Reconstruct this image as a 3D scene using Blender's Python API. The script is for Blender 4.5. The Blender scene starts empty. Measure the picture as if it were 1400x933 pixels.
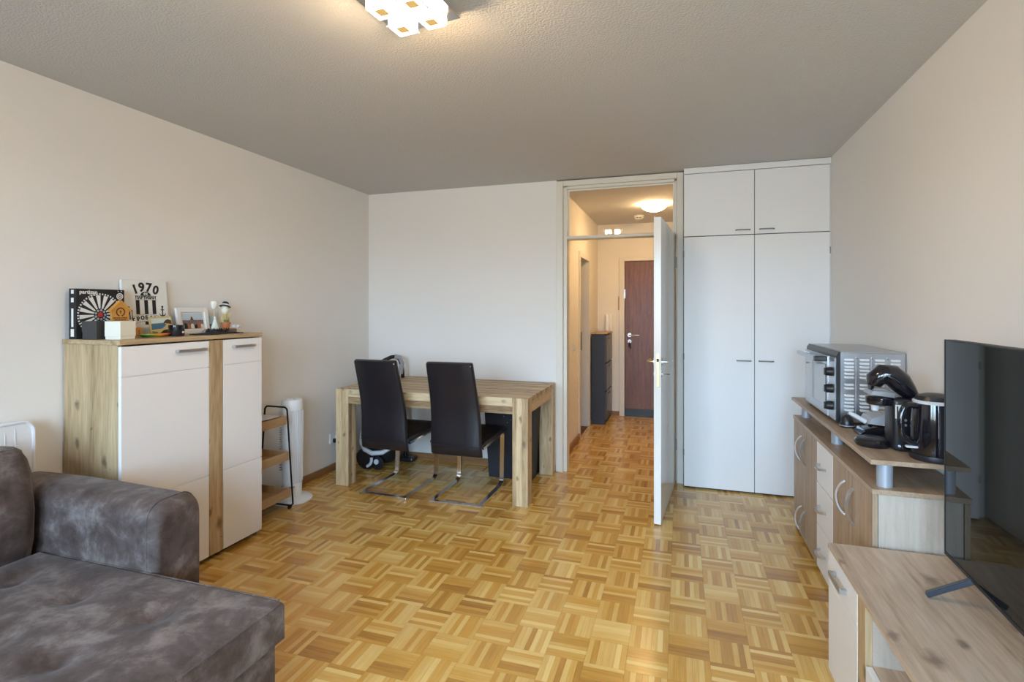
import bpy, bmesh, math, random
from mathutils import Vector, Matrix
random.seed(7)
PI = math.pi
SC = bpy.context.scene
C = SC.collection

# ------------------------------------------------------------------ camera, sky, exposure
H = 1.40
YAW = math.atan(230 / 720)
cam_d = bpy.data.cameras.new('camera'); cam = bpy.data.objects.new('camera', cam_d); C.objects.link(cam)
cam.location = (0, 0, H); cam.rotation_euler = (PI / 2, 0, YAW)
cam_d.sensor_fit = 'HORIZONTAL'; cam_d.sensor_width = 36.0; cam_d.lens = 36.0 * 720 / 1400
cam_d.shift_y = -(466.5 - 422) / 1400.0
cam_d.clip_start = 0.02; cam_d.clip_end = 200
SC.camera = cam
SC.view_settings.view_transform = 'Standard'; SC.view_settings.look = 'None'
SC.view_settings.gamma = 1.0; SC.view_settings.use_curve_mapping = False
SC.view_settings.exposure = 1.68

world = bpy.data.worlds.new('overcast_sky'); SC.world = world; world.use_nodes = True
wn = world.node_tree.nodes; wl = world.node_tree.links; wn.clear()
w_out = wn.new('ShaderNodeOutputWorld'); w_bg = wn.new('ShaderNodeBackground')
w_tc = wn.new('ShaderNodeTexCoord'); w_sep = wn.new('ShaderNodeSeparateXYZ'); w_ramp = wn.new('ShaderNodeValToRGB')
wl.new(w_tc.outputs['Generated'], w_sep.inputs[0]); wl.new(w_sep.outputs['Z'], w_ramp.inputs[0])
w_ramp.color_ramp.elements[0].position = 0.0; w_ramp.color_ramp.elements[0].color = (0.30, 0.34, 0.36, 1)
w_ramp.color_ramp.elements[1].position = 0.06; w_ramp.color_ramp.elements[1].color = (0.51, 0.745, 1.0, 1)
wl.new(w_ramp.outputs[0], w_bg.inputs['Color']); w_bg.inputs['Strength'].default_value = 8.5
wl.new(w_bg.outputs[0], w_out.inputs['Surface'])

ROOM_LAMP = 66.0
HALL_LAMP = 26.0

# window openings in the wall behind the camera (daylight enters here)
WIN_Y = -1.30
WINS = [(-2.35, -1.25, 0.85, 2.30), (-1.15, -0.05, 0.85, 2.30), (0.05, 0.88, 0.12, 2.30)]
for (a, b, z0, z1) in WINS:      # portals only guide the sampling of the sky
    ld = bpy.data.lights.new('window_portal', 'AREA'); ld.shape = 'RECTANGLE'; ld.size = b - a; ld.size_y = z1 - z0
    ld.cycles.is_portal = True
    lo = bpy.data.objects.new('window_portal', ld); C.objects.link(lo)
    lo.location = ((a + b) / 2, WIN_Y - 0.18, (z0 + z1) / 2); lo.rotation_euler = (PI / 2, 0, 0)

# ------------------------------------------------------------------ materials
def newmat(name):
    m = bpy.data.materials.new(name); m.use_nodes = True
    return m, m.node_tree.nodes, m.node_tree.links, m.node_tree.nodes['Principled BSDF']

def plain(name, col, rough=0.5, metal=0.0, coat=0.0, bump=0.0, bscale=200.0, emit=0.0, spec=0.5, var=0.0, vscale=6.0):
    m, n, l, p = newmat(name)
    p.inputs['Base Color'].default_value = (*col, 1); p.inputs['Roughness'].default_value = rough
    p.inputs['Metallic'].default_value = metal; p.inputs['Coat Weight'].default_value = coat
    p.inputs['Specular IOR Level'].default_value = spec
    if coat: p.inputs['Coat Roughness'].default_value = 0.05
    if emit:
        p.inputs['Emission Color'].default_value = (*col, 1); p.inputs['Emission Strength'].default_value = emit
    tc = n.new('ShaderNodeTexCoord')
    if var:
        nz = n.new('ShaderNodeTexNoise'); nz.inputs['Scale'].default_value = vscale; nz.inputs['Detail'].default_value = 4
        l.new(tc.outputs['Object'], nz.inputs['Vector'])
        mx = n.new('ShaderNodeMix'); mx.data_type = 'RGBA'
        mx.inputs['A'].default_value = (*[c * (1 - var) for c in col], 1); mx.inputs['B'].default_value = (*[min(1, c * (1 + var)) for c in col], 1)
        l.new(nz.outputs['Fac'], mx.inputs['Factor']); l.new(mx.outputs['Result'], p.inputs['Base Color'])
    if bump:
        nb = n.new('ShaderNodeTexNoise'); nb.inputs['Scale'].default_value = bscale; nb.inputs['Detail'].default_value = 3
        l.new(tc.outputs['Object'], nb.inputs['Vector'])
        b = n.new('ShaderNodeBump'); b.inputs['Strength'].default_value = bump; b.inputs['Distance'].default_value = 0.004
        l.new(nb.outputs['Fac'], b.inputs['Height']); l.new(b.outputs['Normal'], p.inputs['Normal'])
    return m

def wood(name, cols, axis='Z', scale=1.0, rough=0.45, knots=0.0, knotcol=(0.10, 0.055, 0.03), saw=False, contrast=(0.3, 0.7), bump=0.08, stave=0.0, sw=0.04):
    """grain runs along `axis` in object space"""
    m, n, l, p = newmat(name)
    p.inputs['Roughness'].default_value = rough
    tc = n.new('ShaderNodeTexCoord'); mp = n.new('ShaderNodeMapping')
    s = [11.0 * scale] * 3; s['XYZ'.index(axis)] = 0.9 * scale
    mp.inputs['Scale'].default_value = s
    l.new(tc.outputs['Object'], mp.inputs['Vector'])
    n1 = n.new('ShaderNodeTexNoise'); n1.inputs['Scale'].default_value = 1.2; n1.inputs['Detail'].default_value = 5; n1.inputs['Distortion'].default_value = 0.9
    l.new(mp.outputs[0], n1.inputs['Vector'])
    n2 = n.new('ShaderNodeTexNoise'); n2.inputs['Scale'].default_value = 9.0; n2.inputs['Detail'].default_value = 4
    l.new(mp.outputs[0], n2.inputs['Vector'])
    mix = n.new('ShaderNodeMath'); mix.operation = 'MULTIPLY_ADD'
    l.new(n2.outputs['Fac'], mix.inputs[0]); mix.inputs[1].default_value = 0.45
    mul = n.new('ShaderNodeMath'); mul.operation = 'MULTIPLY'; mul.inputs[1].default_value = 0.62
    l.new(n1.outputs['Fac'], mul.inputs[0]); l.new(mul.outputs[0], mix.inputs[2])
    tone = mix.outputs[0]
    if stave:
        ms = n.new('ShaderNodeMapping'); ss = [1.0 / sw] * 3; ss['XYZ'.index(axis)] = 0.02; ms.inputs['Scale'].default_value = ss
        ms.inputs['Location'].default_value = (0.37, 0.21, 0.43); l.new(tc.outputs['Object'], ms.inputs['Vector'])
        fl = n.new('ShaderNodeVectorMath'); fl.operation = 'FLOOR'; l.new(ms.outputs[0], fl.inputs[0])
        wnz = n.new('ShaderNodeTexWhiteNoise'); l.new(fl.outputs[0], wnz.inputs['Vector'])
        ma = n.new('ShaderNodeMath'); ma.operation = 'MULTIPLY_ADD'; ma.inputs[1].default_value = stave; l.new(wnz.outputs['Value'], ma.inputs[0]); l.new(tone, ma.inputs[2])
        mb = n.new('ShaderNodeMath'); mb.operation = 'SUBTRACT'; mb.inputs[1].default_value = stave / 2; l.new(ma.outputs[0], mb.inputs[0]); tone = mb.outputs[0]
    rp = n.new('ShaderNodeValToRGB'); l.new(tone, rp.inputs[0])
    e = rp.color_ramp.elements
    e[0].position = contrast[0]; e[0].color = (*cols[0], 1); e[1].position = contrast[1]; e[1].color = (*cols[-1], 1)
    for i, c in enumerate(cols[1:-1]):
        k = e.new(contrast[0] + (contrast[1] - contrast[0]) * (i + 1) / (len(cols) - 1)); k.color = (*c, 1)
    out = rp.outputs[0]
    if knots:
        sx = n.new('ShaderNodeSeparateXYZ'); l.new(tc.outputs['Object'], sx.inputs[0])
        oth = [k for k in 'XYZ' if k != axis]
        sm = n.new('ShaderNodeMath'); sm.operation = 'ADD'; l.new(sx.outputs[oth[0]], sm.inputs[0]); l.new(sx.outputs[oth[1]], sm.inputs[1])
        s1 = n.new('ShaderNodeMath'); s1.operation = 'MULTIPLY'; s1.inputs[1].default_value = 8.0 * scale; l.new(sm.outputs[0], s1.inputs[0])
        s2 = n.new('ShaderNodeMath'); s2.operation = 'MULTIPLY'; s2.inputs[1].default_value = 4.6 * scale; l.new(sx.outputs[axis], s2.inputs[0])
        cbx = n.new('ShaderNodeCombineXYZ'); l.new(s1.outputs[0], cbx.inputs['X']); l.new(s2.outputs[0], cbx.inputs['Y'])
        nd = n.new('ShaderNodeTexNoise'); nd.inputs['Scale'].default_value = 30; l.new(tc.outputs['Object'], nd.inputs['Vector'])
        va = n.new('ShaderNodeMix'); va.data_type = 'RGBA'; va.blend_type = 'ADD'; va.inputs['Factor'].default_value = 0.22
        l.new(cbx.outputs[0], va.inputs['A']); l.new(nd.outputs['Color'], va.inputs['B'])
        vo = n.new('ShaderNodeTexVoronoi'); vo.voronoi_dimensions = '2D'; vo.inputs['Scale'].default_value = 0.8; vo.inputs['Randomness'].default_value = 1
        l.new(va.outputs['Result'], vo.inputs['Vector'])
        wk = n.new('ShaderNodeSeparateColor'); l.new(vo.outputs['Color'], wk.inputs[0])      # every cell its own knot size
        rad = n.new('ShaderNodeMath'); rad.operation = 'MULTIPLY_ADD'; rad.inputs[1].default_value = 0.16; rad.inputs[2].default_value = 0.015; l.new(wk.outputs[0], rad.inputs[0])
        dv = n.new('ShaderNodeMath'); dv.operation = 'DIVIDE'; l.new(vo.outputs['Distance'], dv.inputs[0]); l.new(rad.outputs[0], dv.inputs[1])
        kr = n.new('ShaderNodeValToRGB'); l.new(dv.outputs[0], kr.inputs[0])
        kr.color_ramp.elements[0].position = 0.25; kr.color_ramp.elements[0].color = (knots, knots, knots, 1)
        kr.color_ramp.elements[1].position = 1.0; kr.color_ramp.elements[1].color = (0, 0, 0, 1)
        mx = n.new('ShaderNodeMix'); mx.data_type = 'RGBA'; l.new(kr.outputs[0], mx.inputs['Factor'])
        l.new(out, mx.inputs['A']); mx.inputs['B'].default_value = (*knotcol, 1); out = mx.outputs['Result']
    l.new(out, p.inputs['Base Color'])
    b = n.new('ShaderNodeBump'); b.inputs['Strength'].default_value = bump; b.inputs['Distance'].default_value = 0.002
    hsrc = mix.outputs[0]
    if saw:
        wv = n.new('ShaderNodeTexWave'); wv.inputs['Scale'].default_value = 55; wv.inputs['Distortion'].default_value = 3
        wv.bands_direction = 'DIAGONAL'; l.new(tc.outputs['Object'], wv.inputs['Vector']); b.inputs['Strength'].default_value = 0.25
        ad = n.new('ShaderNodeMath'); ad.operation = 'ADD'; l.new(mix.outputs[0], ad.inputs[0]); l.new(wv.outputs['Fac'], ad.inputs[1]); hsrc = ad.outputs[0]
    l.new(hsrc, b.inputs['Height']); l.new(b.outputs['Normal'], p.inputs['Normal'])
    return m

def glassmat(name, refl=0.1, tint=(1, 1, 1)):
    m = bpy.data.materials.new(name); m.use_nodes = True; n = m.node_tree.nodes; l = m.node_tree.links; n.clear()
    o = n.new('ShaderNodeOutputMaterial'); mx = n.new('ShaderNodeMixShader'); t = n.new('ShaderNodeBsdfTransparent'); g = n.new('ShaderNodeBsdfGlossy')
    t.inputs[0].default_value = (*tint, 1); g.inputs['Roughness'].default_value = 0.0
    f = n.new('ShaderNodeFresnel'); f.inputs['IOR'].default_value = 1.5
    l.new(f.outputs[0], mx.inputs[0]); l.new(t.outputs[0], mx.inputs[1]); l.new(g.outputs[0], mx.inputs[2]); l.new(mx.outputs[0], o.inputs[0])
    return m

OAK = [(0.22, 0.135, 0.06), (0.44, 0.305, 0.165), (0.58, 0.43, 0.25)]
SON = [(0.25, 0.165, 0.10), (0.38, 0.265, 0.17), (0.48, 0.355, 0.245)]
LOW = [(0.30, 0.20, 0.125), (0.50, 0.375, 0.27), (0.63, 0.51, 0.40)]
ACA = [(0.20, 0.118, 0.052), (0.46, 0.32, 0.17), (0.66, 0.51, 0.31)]
MAT = {
    'wall': plain('wall_paint', (0.81, 0.775, 0.735), 0.9, bump=0.12, bscale=350),
    'hallwall': plain('hall_wall_paint', (0.80, 0.75, 0.67), 0.9, bump=0.12, bscale=350),
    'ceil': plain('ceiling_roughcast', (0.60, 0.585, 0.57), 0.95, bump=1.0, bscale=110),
    'white': plain('white_lacquer', (0.83, 0.81, 0.79), 0.35),
    'wdoor': plain('wardrobe_white', (0.80, 0.79, 0.785), 0.42),
    'frame': plain('cream_frame_paint', (0.74, 0.69, 0.60), 0.4),
    'dleaf': plain('door_leaf_paint', (0.76, 0.74, 0.70), 0.16),
    'hbwhite': plain('highboard_white', (0.83, 0.80, 0.78), 0.4),
    'oakz': wood('oak_upright', OAK, 'Z', 1.0, 0.5, knots=0.75),
    'oaky': wood('oak_top', OAK, 'Y', 1.0, 0.45, knots=0.5),
    'sonz': wood('sonoma_upright', SON, 'Z', 1.2, 0.5),
    'sonside': wood('sonoma_sawn', [(0.40, 0.33, 0.26), (0.50, 0.42, 0.34), (0.58, 0.50, 0.42)], 'Z', 0.8, 0.5, saw=True),
    'sony': wood('sonoma_top', SON, 'Y', 1.2, 0.42),
    'lowy': wood('lowboard_top', LOW, 'Y', 0.9, 0.4, knots=0.7, knotcol=(0.16, 0.10, 0.07)),
    'lowz': wood('lowboard_upright', LOW, 'Z', 1.0, 0.45),
    'acax': wood('acacia_lengthwise', ACA, 'X', 1.4, 0.5, knots=0.5, contrast=(0.27, 0.72), bump=0.2, stave=0.30, sw=0.038),
    'acaz': wood('acacia_upright', ACA, 'Z', 1.4, 0.5, knots=0.65, contrast=(0.27, 0.72), bump=0.2, stave=0.30, sw=0.038),
    'acay': wood('acacia_crosswise', ACA, 'Y', 1.4, 0.5, knots=0.5, contrast=(0.27, 0.72), bump=0.2, stave=0.30, sw=0.038),
    'skirt': wood('baseboard_wood', [(0.22, 0.10, 0.035), (0.36, 0.18, 0.07)], 'Y', 1.0, 0.4),
    'skirtx': wood('baseboard_wood_cross', [(0.22, 0.10, 0.035), (0.36, 0.18, 0.07)], 'X', 1.0, 0.4),
    'mahog': wood('mahogany_veneer', [(0.075, 0.022, 0.010), (0.15, 0.048, 0.02), (0.21, 0.075, 0.032)], 'Z', 2.6, 0.35, contrast=(0.35, 0.65), bump=0.02),
    'traywood': wood('trolley_wood', [(0.36, 0.21, 0.10), (0.52, 0.34, 0.18)], 'Y', 1.0, 0.5),
    'black': plain('black_plastic', (0.012, 0.012, 0.015), 0.35),
    'gloss': plain('black_gloss', (0.008, 0.008, 0.012), 0.08, coat=0.5),
    'blackmetal': plain('black_metal', (0.015, 0.015, 0.018), 0.4, 0.6),
    'leather': plain('black_leather', (0.011, 0.010, 0.014), 0.36, bump=0.12, bscale=240, var=0.2),
    'chrome': plain('chrome', (0.86, 0.86, 0.88), 0.14, 1.0),
    'steel': plain('brushed_steel', (0.52, 0.53, 0.55), 0.32, 1.0),
    'louvre': plain('bright_pressed_steel', (0.80, 0.80, 0.80), 0.45, 0.5),
    'satin': plain('satin_silver', (0.62, 0.63, 0.65), 0.35, 0.9),
    'brass': plain('worn_brass', (0.55, 0.45, 0.26), 0.35, 0.9),
    'handle': plain('dark_nickel', (0.28, 0.26, 0.24), 0.35, 0.9),
    'bluegrey': plain('silver_grey_post', (0.40, 0.43, 0.48), 0.4, 0.3),
    'fan': plain('fan_white_plastic', (0.84, 0.85, 0.86), 0.4),
    'fangrey': plain('fan_grille', (0.66, 0.68, 0.71), 0.5),
    'navy': plain('dark_shoe_cabinet', (0.030, 0.033, 0.045), 0.5),
    'navyf': plain('dark_shoe_flap', (0.06, 0.05, 0.05), 0.3),
    'basket': plain('black_basket', (0.008, 0.009, 0.016), 0.5),
    'dot': plain('pale_dot', (0.4, 0.4, 0.42), 0.5),
    'mattress': plain('white_ticking', (0.80, 0.78, 0.78), 0.9, bump=0.3, bscale=60),
    'screen': plain('tv_glass', (0.008, 0.010, 0.010), 0.03, spec=0.22),
    'tvfoot': plain('tv_foot', (0.03, 0.035, 0.05), 0.35, 0.3),
    'tvback': plain('tv_shell', (0.02, 0.02, 0.022), 0.5),
    'glass': glassmat('clear_glass'),
    'grey': plain('grey_plastic', (0.35, 0.36, 0.38), 0.4),
    'lgrey': plain('light_grey_plastic', (0.60, 0.61, 0.63), 0.35),
    'paper': plain('paper_white', (0.80, 0.78, 0.73), 0.7),
    'ink': plain('printed_black', (0.012, 0.011, 0.011), 0.6),
    'cream': plain('cream_white', (0.80, 0.77, 0.66), 0.55),
    'boxgrey': plain('charcoal_card', (0.045, 0.043, 0.042), 0.55),
    'orange': plain('honey_wood', (0.62, 0.29, 0.055), 0.55, var=0.15, vscale=20),
    'dkbrown': plain('burnt_brown', (0.10, 0.04, 0.012), 0.6),
    'red': plain('red_print', (0.55, 0.05, 0.04), 0.5),
    'terra': plain('terracotta', (0.48, 0.15, 0.06), 0.7),
    'straw': plain('dried_straw', (0.62, 0.50, 0.26), 0.8),
    'green': plain('small_leaf_green', (0.12, 0.22, 0.06), 0.6),
    'bark': plain('bark', (0.22, 0.14, 0.08), 0.9, bump=0.6, bscale=80, var=0.4, vscale=30),
    'palegreen': plain('pale_celadon', (0.62, 0.68, 0.60), 0.5),
    'pfabric': plain('black_cloth', (0.010, 0.010, 0.012), 0.9),
    'skyprint': plain('print_sky', (0.50, 0.60, 0.68), 0.6),
    'blueprint': plain('print_blue', (0.06, 0.16, 0.25), 0.6),
    'crowd': plain('print_crowd', (0.22, 0.15, 0.13), 0.6, var=0.9, vscale=90),
    'yellow': plain('print_sand', (0.58, 0.43, 0.17), 0.6),
    'dark': plain('gap_dark', (0.02, 0.018, 0.016), 0.8),
}
def rainbow():
    m, n, l, p = newmat('green_orange_enamel'); p.inputs['Roughness'].default_value = 0.3
    tc = n.new('ShaderNodeTexCoord'); sp = n.new('ShaderNodeSeparateXYZ'); l.new(tc.outputs['Object'], sp.inputs[0])
    mr = n.new('ShaderNodeMapRange'); mr.inputs['From Min'].default_value = -0.09; mr.inputs['From Max'].default_value = 0.09
    l.new(sp.outputs['Y'], mr.inputs['Value']); r = n.new('ShaderNodeValToRGB'); l.new(mr.outputs[0], r.inputs[0])
    e = r.color_ramp.elements; e[0].color = (0.02, 0.30, 0.05, 1); e[0].position = 0.15; e[1].color = (0.75, 0.12, 0.02, 1); e[1].position = 0.8
    k = e.new(0.45); k.color = (0.72, 0.42, 0.03, 1)
    l.new(r.outputs[0], p.inputs['Base Color']); return m
MAT['rainbow'] = rainbow()

def suede():
    m, n, l, p = newmat('mottled_suede'); p.inputs['Roughness'].default_value = 0.75
    p.inputs['Sheen Weight'].default_value = 0.12; p.inputs['Sheen Roughness'].default_value = 0.4
    tc = n.new('ShaderNodeTexCoord')
    a = n.new('ShaderNodeTexNoise'); a.inputs['Scale'].default_value = 7.5; a.inputs['Detail'].default_value = 8; a.inputs['Roughness'].default_value = 0.68; a.inputs['Distortion'].default_value = 0.25
    l.new(tc.outputs['Object'], a.inputs['Vector'])
    r = n.new('ShaderNodeValToRGB'); l.new(a.outputs['Fac'], r.inputs[0])
    e = r.color_ramp.elements; e[0].position = 0.36; e[0].color = (0.044, 0.026, 0.020, 1); e[1].position = 0.66; e[1].color = (0.195, 0.158, 0.145, 1)
    k = e.new(0.50); k.color = (0.086, 0.059, 0.051, 1)
    l.new(r.outputs[0], p.inputs['Base Color'])
    f = n.new('ShaderNodeTexNoise'); f.inputs['Scale'].default_value = 180; l.new(tc.outputs['Object'], f.inputs['Vector'])
    b = n.new('ShaderNodeBump'); b.inputs['Strength'].default_value = 0.25; b.inputs['Distance'].default_value = 0.003
    l.new(f.outputs['Fac'], b.inputs['Height']); l.new(b.outputs['Normal'], p.inputs['Normal'])
    return m
MAT['suede'] = suede()

def parquet(axis):
    m, n, l, p = newmat('parquet_oak_' + axis.lower())
    p.inputs['Roughness'].default_value = 0.27; p.inputs['Coat Weight'].default_value = 0.25; p.inputs['Coat Roughness'].default_value = 0.16
    at = n.new('ShaderNodeAttribute'); at.attribute_name = 'tone'
    oi = n.new('ShaderNodeObjectInfo')
    tc = n.new('ShaderNodeTexCoord'); mp = n.new('ShaderNodeMapping')
    s = [90.0, 90.0, 90.0]; s['XYZ'.index(axis)] = 5.0; mp.inputs['Scale'].default_value = s
    l.new(tc.outputs['Object'], mp.inputs['Vector'])
    nz = n.new('ShaderNodeTexNoise'); nz.noise_dimensions = '4D'; nz.inputs['Scale'].default_value = 1.6; nz.inputs['Detail'].default_value = 4
    l.new(mp.outputs[0], nz.inputs['Vector'])
    w4 = n.new('ShaderNodeMath'); w4.operation = 'MULTIPLY'; w4.inputs[1].default_value = 31.0; l.new(oi.outputs['Random'], w4.inputs[0]); l.new(w4.outputs[0], nz.inputs['W'])
    a = n.new('ShaderNodeMath'); a.operation = 'MULTIPLY_ADD'; a.inputs[1].default_value = 0.42
    l.new(nz.outputs['Fac'], a.inputs[0]); l.new(at.outputs['Fac'], a.inputs[2])
    b2 = n.new('ShaderNodeMath'); b2.operation = 'MULTIPLY_ADD'; b2.inputs[1].default_value = 0.20
    l.new(oi.outputs['Random'], b2.inputs[0]); l.new(a.outputs[0], b2.inputs[2])
    r = n.new('ShaderNodeValToRGB'); l.new(b2.outputs[0], r.inputs[0])
    e = r.color_ramp.elements; e[0].position = 0.16; e[0].color = (0.34, 0.14, 0.020, 1); e[1].position = 1.0; e[1].color = (0.80, 0.56, 0.20, 1)
    e[1].position = 1.0
    k = e.new(0.55); k.color = (0.60, 0.315, 0.055, 1)
    l.new(r.outputs[0], p.inputs['Base Color'])
    return m
MAT['parq_x'] = parquet('X'); MAT['parq_y'] = parquet('Y')
MAT['seam'] = plain('parquet_joint', (0.14, 0.06, 0.018), 0.7)

# ------------------------------------------------------------------ mesh helpers
ORG = {}
class B:
    def __init__(s): s.bm = bmesh.new()
    def box(s, x0, x1, y0, y1, z0, z1, bev=0.0, seg=2):
        x0, x1 = min(x0, x1), max(x0, x1); y0, y1 = min(y0, y1), max(y0, y1); z0, z1 = min(z0, z1), max(z0, z1)
        r = bmesh.ops.create_cube(s.bm, size=1.0, matrix=Matrix.Translation(((x0 + x1) / 2, (y0 + y1) / 2, (z0 + z1) / 2)) @ Matrix.Diagonal((x1 - x0, y1 - y0, z1 - z0, 1)))
        if bev:
            ed = list({e for v in r['verts'] for e in v.link_edges})
            bmesh.ops.bevel(s.bm, geom=ed, offset=bev, segments=seg, affect='EDGES', profile=0.5, clamp_overlap=True)
        return s
    def obox(s, c, ax, ay, az, hx, hy, hz, bev=0.0):
        """oriented box: centre, three axes, half sizes"""
        M = Matrix.Identity(4)
        for i, (a, h) in enumerate(((ax, hx), (ay, hy), (az, hz))):
            a = Vector(a).normalized() * (2 * h)
            for k in range(3): M[k][i] = a[k]
        for k in range(3): M[k][3] = c[k]
        r = bmesh.ops.create_cube(s.bm, size=1.0, matrix=M)
        if bev:
            ed = list({e for v in r['verts'] for e in v.link_edges})
            bmesh.ops.bevel(s.bm, geom=ed, offset=bev, segments=2, affect='EDGES', profile=0.5, clamp_overlap=True)
        bmesh.ops.recalc_face_normals(s.bm, faces=s.bm.faces)
        return s
    def tube(s, pts, r, seg=10, closed=False, caps=True, rect=None):
        pts = [Vector(p) for p in pts]; n = len(pts); rings = []; up = None
        rr = r if isinstance(r, (list, tuple)) else [r] * n
        for i, p in enumerate(pts):
            a = pts[i - 1] if (i or closed) else None; b = pts[(i + 1) % n] if (i < n - 1 or closed) else None
            d = ((p - a).normalized() if a is not None else Vector()) + ((b - p).normalized() if b is not None else Vector())
            d.normalize()
            if up is None:
                up = Vector((0, 0, 1)) if abs(d.z) < 0.9 else Vector((1, 0, 0))
            x = d.cross(up).normalized(); y = x.cross(d).normalized(); up = y
            k = 1.0
            if a is not None and b is not None:
                k = 1.0 / max(0.5, math.sqrt(max(0.0, (1 + (p - a).normalized().dot((b - p).normalized())) / 2)))
            if rect: sec = [(-rect[0], -rect[1]), (rect[0], -rect[1]), (rect[0], rect[1]), (-rect[0], rect[1])]
            else: sec = [(rr[i] * math.cos(2 * PI * j / seg), rr[i] * math.sin(2 * PI * j / seg)) for j in range(seg)]
            rings.append([s.bm.verts.new(p + x * u * (k if rect else 1) + y * v) for u, v in sec])
        m = len(rings[0])
        for i in range(n if closed else n - 1):
            A, Bq = rings[i], rings[(i + 1) % n]
            for j in range(m): s.bm.faces.new((A[j], A[(j + 1) % m], Bq[(j + 1) % m], Bq[j]))
        if caps and not closed:
            s.bm.faces.new(rings[0][::-1]); s.bm.faces.new(rings[-1])
        return s
    def lathe(s, prof, c=(0, 0, 0), seg=32, sx=1.0, sy=1.0, axis='Z', a0=0, a1=2 * PI):
        full = abs(a1 - a0 - 2 * PI) < 1e-6; k = seg if full else seg + 1; rings = []
        for r, z in prof:
            ring = []
            for j in range(k):
                t = a0 + (a1 - a0) * j / seg
                u, v = r * math.cos(t) * sx, r * math.sin(t) * sy
                q = {'Z': (u, v, z), 'X': (z, u, v), 'Y': (v, z, u)}[axis]
                ring.append(s.bm.verts.new((c[0] + q[0], c[1] + q[1], c[2] + q[2])))
            rings.append(ring)
        for A, D in zip(rings, rings[1:]):
            for j in range(k if full else k - 1): s.bm.faces.new((A[j], A[(j + 1) % k], D[(j + 1) % k], D[j]))
        if full:
            if prof[0][0] > 1e-5: s.bm.faces.new(rings[0][::-1])
            if prof[-1][0] > 1e-5: s.bm.faces.new(rings[-1])
        return s
    def cyl(s, c, r, h, axis='Z', seg=24, r2=None):
        return s.lathe([(r, 0), (r if r2 is None else r2, h)], c, seg, axis=axis)
    def prism(s, poly, axis, a, b):
        """poly in the two other axes (XY order kept), extruded a..b along axis"""
        def P(u, v, w): return {'X': (w, u, v), 'Y': (u, w, v), 'Z': (u, v, w)}[axis]
        A = [s.bm.verts.new(P(u, v, a)) for u, v in poly]; D = [s.bm.verts.new(P(u, v, b)) for u, v in poly]
        m = len(poly)
        for j in range(m): s.bm.faces.new((A[j], A[(j + 1) % m], D[(j + 1) % m], D[j]))
        s.bm.faces.new(A[::-1]); s.bm.faces.new(D); return s
    def xf(s, M):
        s.bm.transform(M); return s
    def build(s, name, mat, parent=None, smooth=False, local=False, seg_angle=40):
        bmesh.ops.remove_doubles(s.bm, verts=s.bm.verts, dist=1e-6)
        bmesh.ops.recalc_face_normals(s.bm, faces=s.bm.faces)
        if parent is not None and not local and parent.name in ORG:
            bmesh.ops.translate(s.bm, verts=s.bm.verts, vec=-ORG[parent.name])
        me = bpy.data.meshes.new(name); s.bm.to_mesh(me); s.bm.free()
        me.materials.append(MAT[mat] if isinstance(mat, str) else mat)
        if smooth:
            for p in me.polygons: p.use_smooth = True
            me.set_sharp_from_angle(angle=math.radians(seg_angle))
        o = bpy.data.objects.new(name, me); C.objects.link(o)
        if parent is not None:
            o.parent = parent
            if parent.name in ORG: ORG[o.name] = ORG[parent.name]
        return o

def tag(o, label, cat, group=None, kind=None):
    o['label'] = label; o['category'] = cat
    if group: o['group'] = group
    if kind: o['kind'] = kind
    return o
def thing(name, label, cat, loc=(0, 0, 0), rz=0.0, group=None, kind=None):
    o = bpy.data.objects.new(name, None); C.objects.link(o); o.empty_display_size = 0.1
    o.location = loc; o.rotation_euler = (0, 0, rz); ORG[o.name] = Vector(loc)
    return tag(o, label, cat, group, kind)
def solo(bld, name, mat, label, cat, loc, smooth=False, group=None, kind=None):
    """a thing that is one mesh, its origin at its base"""
    bmesh.ops.translate(bld.bm, verts=bld.bm.verts, vec=-Vector(loc))
    o = bld.build(name, mat, None, smooth); o.location = loc; ORG[o.name] = Vector(loc)
    return tag(o, label, cat, group, kind)
def copy_tree(o, parent=None):
    c = o.copy(); C.objects.link(c); c.parent = parent
    for ch in list(o.children): copy_tree(ch, c)
    return c
def text(body, size, name, mat, parent, M, extrude=0.0006, bold=0.0, align='CENTER'):
    """flat lettering; M places the text plane (x right, y up, z out) in world space"""
    cu = bpy.data.curves.new('lettering', 'FONT'); cu.body = body; cu.size = size; cu.extrude = extrude; cu.offset = bold
    cu.align_x = align; cu.align_y = 'CENTER'; cu.resolution_u = 3
    t = bpy.data.objects.new('lettering', cu); C.objects.link(t)
    dg = bpy.context.evaluated_depsgraph_get(); dg.update()
    me = bpy.data.meshes.new_from_object(t.evaluated_get(dg)); bpy.data.objects.remove(t); bpy.data.curves.remove(cu)
    bm = bmesh.new(); bm.from_mesh(me); bpy.data.meshes.remove(me)
    bm.transform(M); q = B(); q.bm.free(); q.bm = bm
    return q.build(name, mat, parent)
def plane_px(x, yc, zc):
    """text plane facing +X at depth x: text right = +Y"""
    return Matrix(((0, 0, 1, x), (1, 0, 0, yc), (0, 1, 0, zc), (0, 0, 0, 1)))
def plane_my(xc, y, zc):
    """text plane facing -Y: text right = +X"""
    return Matrix(((1, 0, 0, xc), (0, 0, -1, y), (0, 1, 0, zc), (0, 0, 0, 1)))
def arc(cx, cz, r, a0, a1, n):
    return [(cx + r * math.cos(a0 + (a1 - a0) * i / n), cz + r * math.sin(a0 + (a1 - a0) * i / n)) for i in range(n + 1)]

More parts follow.
